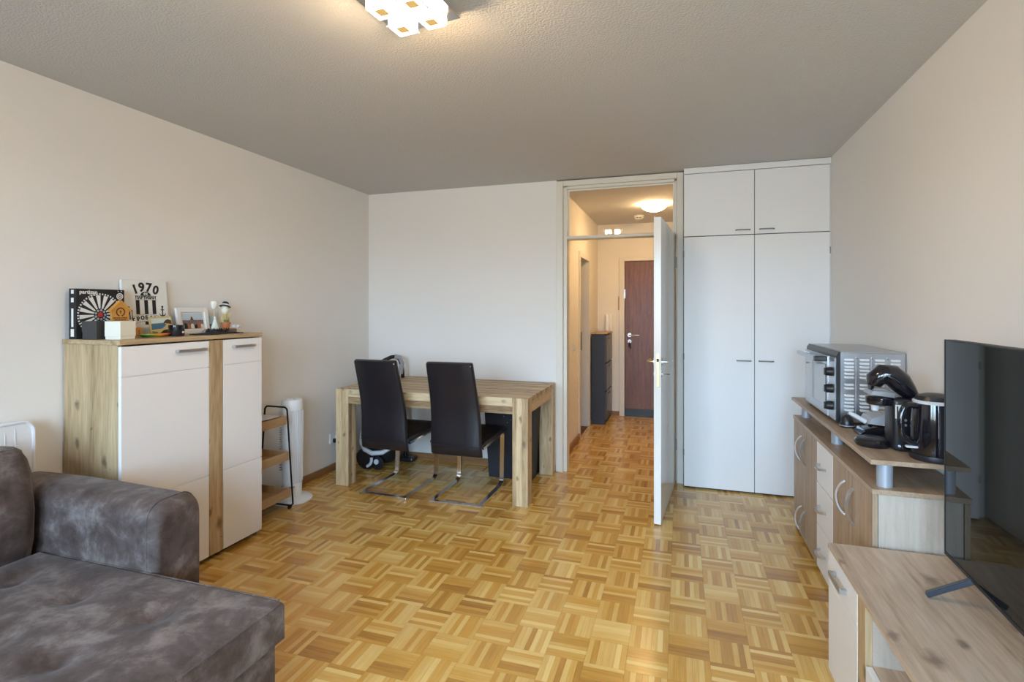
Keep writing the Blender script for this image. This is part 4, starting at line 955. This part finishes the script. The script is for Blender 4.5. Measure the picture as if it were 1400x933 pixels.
B().box(LX, LX + 0.019, YA, LY1 - 0.001, 0.02, 0.361, 0.0012).build('door', 'hbwhite', lb)
B().box(LX + 0.02, 1.01, 0.98, YBk - 0.004, 0.285, 0.303).build('niche_shelf', 'lowy', lb)
B().box(LX, LX + 0.019, 0.98, YBk - 0.006, 0.02, 0.300, 0.0015).build('flap', 'hbwhite', lb)
B().box(LX + 0.02, 1.01, 0.96, 0.978, 0.038, LT - 0.018).build('divider', 'sonside', lb)
d = B().box(LX, LX + 0.019, LY0 + 0.001, 0.956, 0.02, LT - 0.021, 0.0012).build('door', 'hbwhite', lb)

# television (local x runs from its far edge towards the viewer, -y local = screen side)
tv = thing('television', 'large flat black television with a glossy screen on the lowboard', 'television', (0.8385, 2.108, LT), math.atan2(-0.9986, -0.052))
TW_, TH0, TH1 = 1.23, 0.085, 0.797
# local +x = towards viewer, local +y points to the wall; the screen faces local -y
B().box(0.0, TW_, 0.004, 0.03, TH0, TH1, 0.003).build('shell', 'tvback', tv, local=True)
B().box(0.08, TW_ - 0.08, 0.03, 0.058, TH0 + 0.05, TH0 + 0.45, 0.01).build('rear_housing', 'tvback', tv, local=True)
B().box(0.004, TW_ - 0.004, 0.0, 0.004, TH0 + 0.010, TH1 - 0.004).build('screen', 'screen', tv, local=True)
fbz = B(); fbz.box(0.0, TW_, -0.0015, 0.004, TH0, TH0 + 0.010).box(0.0, 0.004, -0.0015, 0.004, TH0, TH1).box(TW_ - 0.004, TW_, -0.0015, 0.004, TH0, TH1).box(0.0, TW_, -0.0015, 0.004, TH1 - 0.004, TH1); fbz.build('bezel', 'tvback', tv, local=True)
for mir in (False, True):
    mx_ = (lambda x: TW_ - x) if mir else (lambda x: x)
    for sy_ in (-1, 1):
        a_, b_ = Vector((mx_(0.188), 0.016 + sy_ * 0.004, TH0 + 0.004)), Vector((mx_(0.150), 0.016 + sy_ * 0.112, 0.006))
        dv = (b_ - a_).normalized(); side = dv.cross(Vector((0, 0, 1))).normalized(); upv = side.cross(dv).normalized()
        q = B(); q.obox((a_ + b_) / 2, dv, side, upv, (b_ - a_).length / 2, 0.012, 0.0075, 0.002)
        q.build('foot', 'tvfoot', tv, local=True)

# ------------------------------------------------------------------ things on the highboard (top at ZT)
Z = ZT
gb = thing('board_game_box', 'black game box printed with a white spoked wheel', 'game box', (-2.80, 1.90, Z))
gx, g0, g1 = -2.785, 1.786, 2.018
B().box(-2.835, gx, g0, g1, Z, 1.497, 0.001).build('carton', 'ink', gb)
q = B(); cy_, cz_, R = 1.898, 1.368, 0.098
for k in range(16):
    a0 = 2 * PI * k / 16; a1 = a0 + 2 * PI / 16 * 0.55
    poly = [(cy_ + 0.032 * math.cos(a0), cz_ + 0.032 * math.sin(a0)), (cy_ + R * math.cos(a0), cz_ + R * math.sin(a0)), (cy_ + R * math.cos(a1), cz_ + R * math.sin(a1)), (cy_ + 0.032 * math.cos(a1), cz_ + 0.032 * math.sin(a1))]
    q.prism(poly, 'X', gx, gx + 0.0006)
for k in range(48):
    a0 = 2 * PI * k / 48; a1 = a0 + 0.06
    q.prism([(cy_ + 0.100 * math.cos(a0), cz_ + 0.100 * math.sin(a0)), (cy_ + 0.108 * math.cos(a0), cz_ + 0.108 * math.sin(a0)), (cy_ + 0.108 * math.cos(a1), cz_ + 0.108 * math.sin(a1)), (cy_ + 0.100 * math.cos(a1), cz_ + 0.100 * math.sin(a1))], 'X', gx, gx + 0.0006)
q.build('printed_spokes', 'paper', gb)
B().lathe([(0.0, 0.0012), (0.013, 0.0012), (0.013, 0.0)], (gx, cy_, cz_), 20, axis='X').build('printed_hub', 'red', gb)
q = B()
for k in range(9): q.cyl((gx, cy_ + 0.023 * math.cos(k * 0.7), cz_ + 0.023 * math.sin(k * 0.7)), 0.006, 0.0008, 'X', 8)
q.build('printed_ring', 'dot', gb)
text('partizan', 0.026, 'printed_name', 'paper', gb, plane_px(gx + 0.0005, 1.842, 1.481), bold=0.0006)
B().box(gx, gx + 0.0006, 1.845, 1.888, 1.4655, 1.4685).build('printed_line', 'paper', gb)
q = B(); q.lathe([(0.017, 0.0), (0.017, 0.0010), (0.013, 0.0010), (0.013, 0.0)], (gx, 1.994, 1.463), 24, axis='X'); q.lathe([(0.0, 0.001), (0.008, 0.001), (0.008, 0.0)], (gx, 1.994, 1.463), 16, axis='X')
for dy in (-0.008, 0.008): q.cyl((gx, 1.994 + dy, 1.489), 0.003, 0.0008, 'X', 5)
q.build('printed_crest', 'paper', gb)
B().lathe([(0.0, 0.0015), (0.004, 0.0015), (0.004, 0.0)], (gx, 1.994, 1.463), 12, axis='X').build('printed_crest_heart', 'red', gb)
q = B(); q.box(-2.822, -2.800, g0 - 0.0006, g0, 1.263, 1.30).box(-2.818, -2.804, g0 - 0.0006, g0, 1.31, 1.40).box(-2.820, -2.802, g0 - 0.0006, g0, 1.43, 1.452).box(-2.820, -2.802, g0 - 0.0006, g0, 1.472, 1.49); q.build('spine_print', 'paper', gb)

# canvas leaning on the wall
cv = thing('stretched_canvas', 'white canvas reading 1970 with black stripes leaning on the wall', 'canvas', (-2.825, 2.18, Z))
tilt = math.atan2(0.024, 0.306)
ML = Matrix.Translation((-2.818, 2.172, Z)) @ Matrix.Rotation(-tilt, 4, 'Y')        # local: y across, z up, x out
def cvb(bld, name, mat, par=None):
    bld.xf(ML); return bld.build(name, mat, par or cv)
cvb(B().box(-0.018, 0.0, -0.128, 0.128, 0.0, 0.307, 0.001), 'stretcher', 'paper')
def cvt(body, size, y, z, ang=0.0, bold=0.001):
    text(body, size, 'printed_letter', 'ink', cv, ML @ plane_px(0.0006, y, z) @ Matrix.Rotation(ang, 4, 'Z'), bold=bold)
for chh, y, z, a in (('1', -0.058, 0.254, 0.30), ('9', -0.021, 0.266, 0.08), ('7', 0.020, 0.266, -0.08), ('0', 0.060, 0.253, -0.28)): cvt(chh, 0.068, y, z, a, 0.0024)
q = B(); q.prism([(-0.030, 0.222)] + [(0.030 * math.cos(t), 0.222 + 0.022 * math.sin(t)) for t in [PI * (1 - i / 10) for i in range(1, 10)]] + [(0.030, 0.222)], 'X', 0.0, 0.0008); cvb(q, 'printed_arch', 'ink')
text('ФК', 0.016, 'printed_letter', 'paper', cv, ML @ plane_px(0.0012, 0.0, 0.230), bold=0.0008)
cvt('ПАРТИЗАН', 0.0215, 0.0, 0.210, 0, 0.0009)
for y in (-0.058, -0.010, 0.036): cvb(B().box(0.0, 0.0008, y, y + 0.021, 0.118, 0.197), 'printed_stripe', 'ink')
for z_ in (0.1985, 0.2195): cvb(B().box(0.0, 0.0008, -0.064, 0.064, z_, z_ + 0.0015), 'printed_rule', 'ink')
cvb(B().box(0.0, 0.0008, -0.010, 0.018, 0.060, 0.078), 'printed_block', 'ink')
for i, chh in enumerate('ГРОБАРИ'):
    t = (i - 3) * 0.132; cvt(chh, 0.028, 0.185 * math.sin(t), -0.086 + 0.185 * math.cos(t), -t, 0.0014)
q = B()
for rr in (0.166, 0.204):
    pr = None
    pts = [(rr * math.sin(t), -0.086 + rr * math.cos(t)) for t in [-0.55 + 1.1 * i / 14 for i in range(15)]]
    for (a, c), (d_, e_) in zip(pts, pts[1:]): q.prism([(a, c), (d_, e_), (d_, e_ + 0.0012), (a, c + 0.0012)], 'X', 0.0, 0.0008)
cvb(q, 'printed_scroll', 'ink')
q = B(); ay, az = 0.095, 0.128      # anchor
q.box(0, .0008, ay - 0.003, ay + 0.003, az - 0.022, az + 0.028).box(0, .0008, ay - 0.010, ay + 0.010, az + 0.012, az + 0.017)
pts = [(ay + 0.019 * math.cos(t), az - 0.006 + 0.017 * math.sin(t)) for t in [PI + PI * i / 10 for i in range(11)]]
for (a, c), (d_, e_) in zip(pts, pts[1:]): q.prism([(a, c), (d_, e_), (d_ * 1, e_ + 0.006), (a, c + 0.006)], 'X', 0, .0008)
q.cyl((0, ay, az + 0.032), 0.006, 0.0008, 'X', 10); cvb(q, 'printed_anchor', 'ink')
q = B(); ay = -0.098                 # little standing figure
q.box(0, .0008, ay - 0.010, ay + 0.006, 0.118, 0.150).box(0, .0008, ay - 0.010, ay - 0.004, 0.090, 0.118).box(0, .0008, ay + 0.002, ay + 0.007, 0.090, 0.118).box(0, .0008, ay + 0.006, ay + 0.018, 0.135, 0.142).box(0, .0008, ay + 0.016, ay + 0.019, 0.09, 0.142); q.cyl((0, ay - 0.001, 0.157), 0.006, 0.0008, 'X', 10); cvb(q, 'printed_figure', 'ink')

# wooden house plaque
hs = thing('house_plaque', 'orange wooden house-shaped plaque with burnt wreath', 'plaque', (-2.715, 1.942, Z))
q = B(); q.prism([(1.903, Z), (1.989, Z), (1.989, 1.394), (1.946, 1.432), (1.903, 1.394)], 'X', -2.724, -2.712); q.build('board', 'orange', hs)
for y0, y1 in ((1.894, 1.946), (1.998, 1.946)):
    q = B(); q.prism([(y0, 1.382), (y1, 1.432), (y1, 1.442), (y0, 1.392)], 'X', -2.728, -2.706); q.build('roof_slat', 'orange', hs)
q = B()
for k in range(16):
    a = 0.45 + (2 * PI - 0.9) * k / 15 - PI / 2 - PI + PI / 2 + PI / 2; yy = 1.946 + 0.020 * math.cos(a); zz = 1.382 + 0.020 * math.sin(a)
    q.cyl((-2.712, yy, zz), 0.0042, 0.0008, 'X', 6)
q.box(-2.712, -2.7112, 1.9445, 1.9475, 1.370, 1.392).box(-2.712, -2.7112, 1.940, 1.952, 1.381, 1.385)
q.build('burnt_wreath', 'dkbrown', hs)
q = B()
for k, (z, hw) in enumerate(((1.352, 0.036), (1.342, 0.030), (1.333, 0.022), (1.324, 0.034))):
    for i in range(8):
        a = 1.946 - hw + 2 * hw * i / 8; q.box(-2.712, -2.7112, a, a + 2 * hw / 8 * 0.7, z - 0.003, z + 0.003)
q.build('burnt_lettering', 'dkbrown', hs)

def gift_box(name, label, mat, c, half, h, rz, lid):
    t = thing(name, label, 'box', (c[0], c[1], Z), rz)
    B().box(-half + 0.002, half - 0.002, -half + 0.002, half - 0.002, 0, h - 0.005, 0.001).build('tray', mat, t, local=True)
    if lid == 'low': B().box(-half, half, -half, half, 0.014, h, 0.001).build('lid', mat, t, local=True)
    else: B().box(-half, half, -half, half, h * 0.42, h, 0.001).build('lid', mat, t, local=True)
    return t
gift_box('gift_box', 'small charcoal square box in front of the game box', 'boxgrey', (-2.715, 1.838), 0.0435, 0.088, math.radians(6), 'mid')
gift_box('gift_box', 'small white lidded box in front of the house plaque', 'cream', (-2.610, 1.872), 0.0435, 0.088, math.radians(9), 'low')
# tray
tr_ = thing('enamel_tray', 'slim tray fading from green to orange on the highboard', 'tray', (-2.63, 2.065, Z))
q = B(); q.lathe([(0.0, 0.003), (0.060, 0.003), (0.082, 0.014), (0.080, 0.017), (0.058, 0.007), (0.0, 0.007)], (0, 0, 0), 32, sx=0.55, sy=1.12); q.build('dish', 'rainbow', tr_, True, local=True)
B().lathe([(0.0, 0.0), (0.04, 0.0), (0.04, 0.004)], (0, 0, 0), 24, sx=0.5, sy=1.0).build('foot_ring', 'rainbow', tr_, local=True)
# two arched icons
for k, (y, lab) in enumerate(((2.022, 'left of two small orange arched wooden icons by the canvas'), (2.058, 'right of two small orange arched wooden icons by the canvas'))):
    ic_ = thing('wooden_icon', lab, 'icon', (-2.735, y, Z), group='small arched icons')
    hw = 0.011 if k == 0 else 0.019
    q = B(); q.prism([(y - hw, Z), (y + hw, Z)] + arc(y, Z + 0.042 - 0.01, hw, 0, PI, 8), 'X', -2.739, -2.732); q.build('panel', 'orange', ic_)
    q = B(); q.cyl((-2.732, y, Z + 0.032), 0.006, 0.0008, 'X', 10).prism([(y - 0.009 * hw / 0.019, Z + 0.006), (y + 0.009 * hw / 0.019, Z + 0.006), (y + 0.004, Z + 0.026), (y - 0.004, Z + 0.026)], 'X', -2.732, -2.7312); q.build('painted_figure', 'terra', ic_)
# postcard
pc = thing('picture_card', 'small tilted picture card with a lake and sandy shore', 'picture', (-2.70, 2.17, Z))
MC = Matrix.Translation((-2.70, 2.168, Z)) @ Matrix.Rotation(-0.14, 4, 'Y') @ Matrix.Rotation(0.05, 4, 'X')
def pcb(bld, name, mat): bld.xf(MC); return bld.build(name, mat, pc)
pcb(B().box(-0.006, 0, -0.066, 0.066, 0, 0.108, 0.001), 'board', 'yellow')
pcb(B().box(0, 0.0006, -0.056, 0.060, 0.072, 0.098), 'printed_sky', 'palegreen')
pcb(B().prism([(-0.058, 0.038), (0.0, 0.040), (0.028, 0.058), (0.020, 0.070), (-0.058, 0.070)], 'X', 0, 0.0008), 'printed_lake', 'blueprint')
pcb(B().prism([(0.012, 0.070), (0.060, 0.062), (0.060, 0.082), (0.040, 0.090), (0.022, 0.082)], 'X', 0, 0.0010), 'printed_hut', 'dkbrown')
pcb(B().prism([(-0.030, 0.006), (0.060, 0.004), (0.060, 0.034), (0.010, 0.032)], 'X', 0, 0.0010), 'printed_rock', 'dark')
pcb(B().prism([(-0.058, 0.006), (-0.034, 0.006), (-0.026, 0.024), (-0.058, 0.030)], 'X', 0, 0.0010), 'printed_shrub', 'green')
# candle tin
tn = thing('candle_tin', 'dark glossy round candle tin at the front of the highboard', 'candle', (-2.60, 2.165, Z))
B().lathe([(0.0, 0.0), (0.036, 0.0), (0.038, 0.004), (0.038, 0.060), (0.035, 0.060), (0.035, 0.046), (0.0, 0.046)], (-2.60, 2.165, Z), 36).build('tin', 'gloss', tn, True)
B().cyl((-2.60, 2.165, Z + 0.044), 0.034, 0.004).build('wax', 'cream', tn)
B().cyl((-2.562, 2.172, Z + 0.022), 0.006, 0.0006, 'X', 10).build('emblem', 'cream', tn)
# white photo frame
pf = thing('photo_frame', 'white photo frame with a crowd photograph leaning back', 'photo frame', (-2.74, 2.385, Z))
MF = Matrix.Translation((-2.765, 2.425, Z)) @ Matrix.Rotation(0.06, 4, 'Z') @ Matrix.Rotation(-0.16, 4, 'Y')
def pfb(bld, name, mat, par=None): bld.xf(MF); return bld.build(name, mat, par or pf)
fw_, fh_ = 0.112, 0.155
for q_ in ((-fw_, -fw_ + 0.026, 0, fh_), (fw_ - 0.026, fw_, 0, fh_), (-fw_ + 0.026, fw_ - 0.026, 0, 0.026), (-fw_ + 0.026, fw_ - 0.026, fh_ - 0.026, fh_)):
    pfb(B().box(-0.012, 0.004, *q_, 0.002), 'frame_bar', 'white')
ph = pfb(B().box(-0.010, -0.004, -fw_ + 0.024, fw_ - 0.024, 0.024, fh_ - 0.024), 'mount', 'paper')
pfb(B().box(-0.004, -0.003, -0.074, 0.074, 0.082, 0.122), 'photo_sky', 'skyprint', ph)
pfb(B().box(-0.004, -0.003, -0.074, 0.074, 0.030, 0.082), 'photo_crowd', 'crowd', ph)
for k, (y_, z_, r_3) in enumerate(((-0.058, 0.052, 0.012), (-0.03, 0.046, 0.010), (-0.008, 0.050, 0.011), (0.018, 0.046, 0.010), (0.040, 0.052, 0.012), (0.062, 0.048, 0.010))):
    pfb(B().prism([(y_ - r_3 * 1.4, 0.031)] + [(y_ + r_3 * math.cos(t), z_ + r_3 * math.sin(t)) for t in [PI * (1 - i / 8) for i in range(9)]] + [(y_ + r_3 * 1.4, 0.031)], 'X', -0.003, -0.0026), 'photo_person', ('ink', 'terra', 'paper')[k % 3], ph)
pfb(B().prism([(-0.02, 0.082), (0.004, 0.082), (-0.006, 0.104), (-0.010, 0.104)], 'X', -0.003, -0.0026), 'photo_tower', 'dkbrown', ph)
pfb(B().box(-0.06, -0.012, -0.02, 0.02, 0.004, 0.010), 'easel_leg', 'grey')
p2 = thing('small_photograph', 'small loose photograph leaning behind the figurines', 'photograph', (-2.80, 2.575, Z))
q = B(); q.box(-0.003, 0, -0.042, 0.042, 0, 0.105); q.xf(Matrix.Translation((-2.80, 2.572, Z)) @ Matrix.Rotation(-0.12, 4, 'Y')); q.build('print', 'paper', p2)
q = B(); q.box(0, 0.0006, -0.038, 0.038, 0.055, 0.100); q.xf(Matrix.Translation((-2.80, 2.572, Z)) @ Matrix.Rotation(-0.12, 4, 'Y')); q.build('printed_sky', 'skyprint', p2)
q = B(); q.box(0, 0.0006, -0.038, 0.038, 0.005, 0.054); q.xf(Matrix.Translation((-2.80, 2.572, Z)) @ Matrix.Rotation(-0.12, 4, 'Y')); q.build('printed_scene', 'crowd', p2)
# black crumpled cloth
q = B(); nx, ny = 16, 40; r2 = random.Random(5); g = []
for i in range(nx + 1):
    row = []
    for j in range(ny + 1):
        u, v = i / nx, j / ny; ed = min(u, 1 - u) * 2; ev = min(v, 1 - v) * 2
        y = 2.265 + 0.265 * v + 0.012 * math.sin(u * 9); x = -2.625 + 0.10 * u + 0.020 * math.sin(v * 7)
        hgt = 0.004 + (0.008 + 0.015 * math.exp(-((v - 0.5) / 0.22) ** 2)) * min(1, ed * 1.6) * min(1, ev * 3) * (0.7 + 0.4 * math.sin(v * 31 + u * 6) * math.cos(u * 11 - v * 9)) + r2.uniform(0, 0.003)
        row.append(q.bm.verts.new((x, y, Z + hgt)))
    g.append(row)
for i in range(nx):
    for j in range(ny): q.bm.faces.new((g[i][j], g[i + 1][j], g[i + 1][j + 1], g[i][j + 1]))
cl = thing('knitted_scarf', 'black crumpled cloth with a fringe lying on the highboard', 'cloth', (-2.61, 2.43, Z))
for i in range(nx): pass
r_ = bmesh.ops.extrude_face_region(q.bm, geom=q.bm.faces[:]); vs = [v for v in r_['geom'] if isinstance(v, bmesh.types.BMVert)]
for v in vs: v.co.z = Z + 0.0005
q.build('cloth', 'pfabric', cl, True, seg_angle=80)
q = B()
for k in range(26):
    y = 2.36 + 0.16 * k / 25; a = r2.uniform(-1, 1)
    q.tube([(-2.60, y, Z + 0.014), (-2.612 + r2.uniform(-.01, .01), y + a * 0.008, Z + 0.026 + r2.uniform(0, 0.010)), (-2.625, y + a * 0.015, Z + 0.012)], 0.0016, 5)
q.build('fringe', 'pfabric', cl)
# wooden slab with figurines
sl = thing('wood_slice', 'thick bark-edged wood slice under the figurines', 'wood slice', (-2.695, 2.585, Z))
q = B(); pr = [(0.0, 0.0), (0.092, 0.0), (0.095, 0.006), (0.095, 0.021), (0.092, 0.024), (0.0, 0.024)]
q.lathe(pr, (-2.695, 2.548, Z), 30, sx=0.72, sy=1.02); q.build('slice', 'bark', sl)
B().cyl((-2.695, 2.548, Z + 0.0235), 0.08, 0.002, 'Z', 30).xf(Matrix.Translation((-2.695, 2.548, 0)) @ Matrix.Diagonal((0.72, 1.02, 1, 1)) @ Matrix.Translation((2.695, -2.548, 0))).build('cut_face', 'traywood', sl)
ZS = Z + 0.0255
pt = thing('terracotta_pot', 'tiny terracotta pot with dried straw stems on the wood slice', 'plant pot', (-2.668, 2.555, ZS))
B().lathe([(0.0, 0.0), (0.018, 0.0), (0.024, 0.030), (0.028, 0.030), (0.028, 0.040), (0.024, 0.040), (0.022, 0.032), (0.0, 0.032)], (-2.668, 2.555, ZS), 28).build('pot', 'terra', pt, True)
q = B()
for k in range(22):
    a = k * 2.4; rr = 0.012 + 0.03 * ((k * 37) % 10) / 10
    q.tube([(-2.668 + 0.008 * math.cos(a), 2.555 + 0.008 * math.sin(a), ZS + 0.032), (-2.668 + rr * 0.35 * math.cos(a), 2.555 + rr * math.sin(a), ZS + 0.070), (-2.668 + rr * 0.6 * math.cos(a), 2.555 + rr * 1.25 * math.sin(a), ZS + 0.085 + 0.02 * ((k * 13) % 5) / 5)], 0.0014, 5)
q.build('straw', 'straw', pt)
q = B()
for k in range(7):
    a = k * 0.9; q.lathe([(0, 0), (0.006, 0.006), (0.005, 0.012), (0, 0.016)], (-2.660 + 0.008 * math.cos(a), 2.55 + 0.010 * math.sin(a), ZS + 0.036 + 0.003 * (k % 3)), 8)
q.build('succulent_leaves', 'green', pt, True)
q = B(); q.tube([(-2.690, 2.528, ZS + 0.03), (-2.692, 2.530, ZS + 0.125)], 0.0012, 5).tube([(-2.677, 2.542, ZS + 0.03), (-2.677, 2.545, ZS + 0.10)], 0.0012, 5); q.build('wire_stems', 'straw', pt)
# flower-head figurine (tulip shape on a stem) and the hatted figurine
tu = thing('tulip_figurine', 'cream tulip-shaped ornament on a thin stem', 'ornament', (-2.728, 2.525, ZS))
B().lathe([(0.0, 0.118), (0.010, 0.122), (0.020, 0.142), (0.022, 0.156), (0.017, 0.168), (0.008, 0.166), (0.0, 0.160)], (-2.728, 2.525, ZS), 8).build('bloom', 'cream', tu, True)
B().cyl((-2.728, 2.525, ZS), 0.0022, 0.12, 'Z', 8).build('stem', 'straw', tu)
sn_ = thing('hat_figurine', 'little cream figurine wearing a black brimmed hat', 'figurine', (-2.733, 2.610, ZS))
B().lathe([(0.0, 0.0), (0.026, 0.0), (0.030, 0.03), (0.026, 0.065), (0.018, 0.082), (0.014, 0.092), (0.0, 0.094)], (-2.733, 2.610, ZS), 24).build('body', 'straw', sn_, True)
B().lathe([(0.0, 0.088), (0.016, 0.094), (0.023, 0.110), (0.022, 0.128), (0.014, 0.142), (0.0, 0.146)], (-2.733, 2.610, ZS), 24).build('head', 'cream', sn_, True)
q = B(); q.lathe([(0.0, 0.138), (0.033, 0.134), (0.034, 0.138), (0.019, 0.146), (0.019, 0.160), (0.012, 0.168), (0.0, 0.169)], (-2.733, 2.612, ZS), 24)
q.xf(Matrix.Translation((-2.733, 2.612, ZS + 0.14)) @ Matrix.Rotation(-0.22, 4, 'X') @ Matrix.Translation((2.733, -2.612, -ZS - 0.14)))
ht = q.build('hat', 'ink', sn_, True)
q = B(); q.lathe([(0.0195, 0.146), (0.0200, 0.152), (0.0195, 0.153)], (-2.733, 2.612, ZS), 24)
q.xf(Matrix.Translation((-2.733, 2.612, ZS + 0.14)) @ Matrix.Rotation(-0.22, 4, 'X') @ Matrix.Translation((2.733, -2.612, -ZS - 0.14))); q.build('hat_band', 'paper', ht)
cn = thing('cone_figurine', 'pale green cone-shaped ornament left of the terracotta pot', 'ornament', (-2.690, 2.497, ZS))
B().lathe([(0.0, 0.0), (0.024, 0.0), (0.022, 0.012), (0.010, 0.050), (0.004, 0.064), (0.0, 0.066)], (-2.690, 2.497, ZS), 20).build('cone', 'palegreen', cn, True)
B().lathe([(0.0, 0.060), (0.007, 0.064), (0.008, 0.071), (0.0, 0.078)], (-2.690, 2.497, ZS), 14).build('tip', 'cream', cn, True)
lt_ = thing('lotus_candle_holder', 'white petal-shaped candle holder at the end of the wood slice', 'candle holder', (-2.655, 2.612, ZS))
for k in range(8):
    a = k * PI / 4 + 0.2; d_ = Vector((math.cos(a), math.sin(a), 0)); s_ = Vector((-d_.y, d_.x, 0)); base = Vector((-2.655, 2.612, ZS))
    q = B(); A = [q.bm.verts.new(base + d_ * r_2 + s_ * w_ + Vector((0, 0, z_))) for r_2, w_, z_ in ((0.004, 0, 0.0), (0.018, 0.010, 0.003), (0.030, 0.006, 0.014), (0.034, 0, 0.021), (0.030, -0.006, 0.014), (0.018, -0.010, 0.003))]
    D = [q.bm.verts.new(v.co + Vector((0, 0, 0.002))) for v in A]
    q.bm.faces.new(A[::-1]); q.bm.faces.new(D)
    for j in range(6): q.bm.faces.new((A[j], A[(j + 1) % 6], D[(j + 1) % 6], D[j]))
    q.build('petal', 'white', lt_)
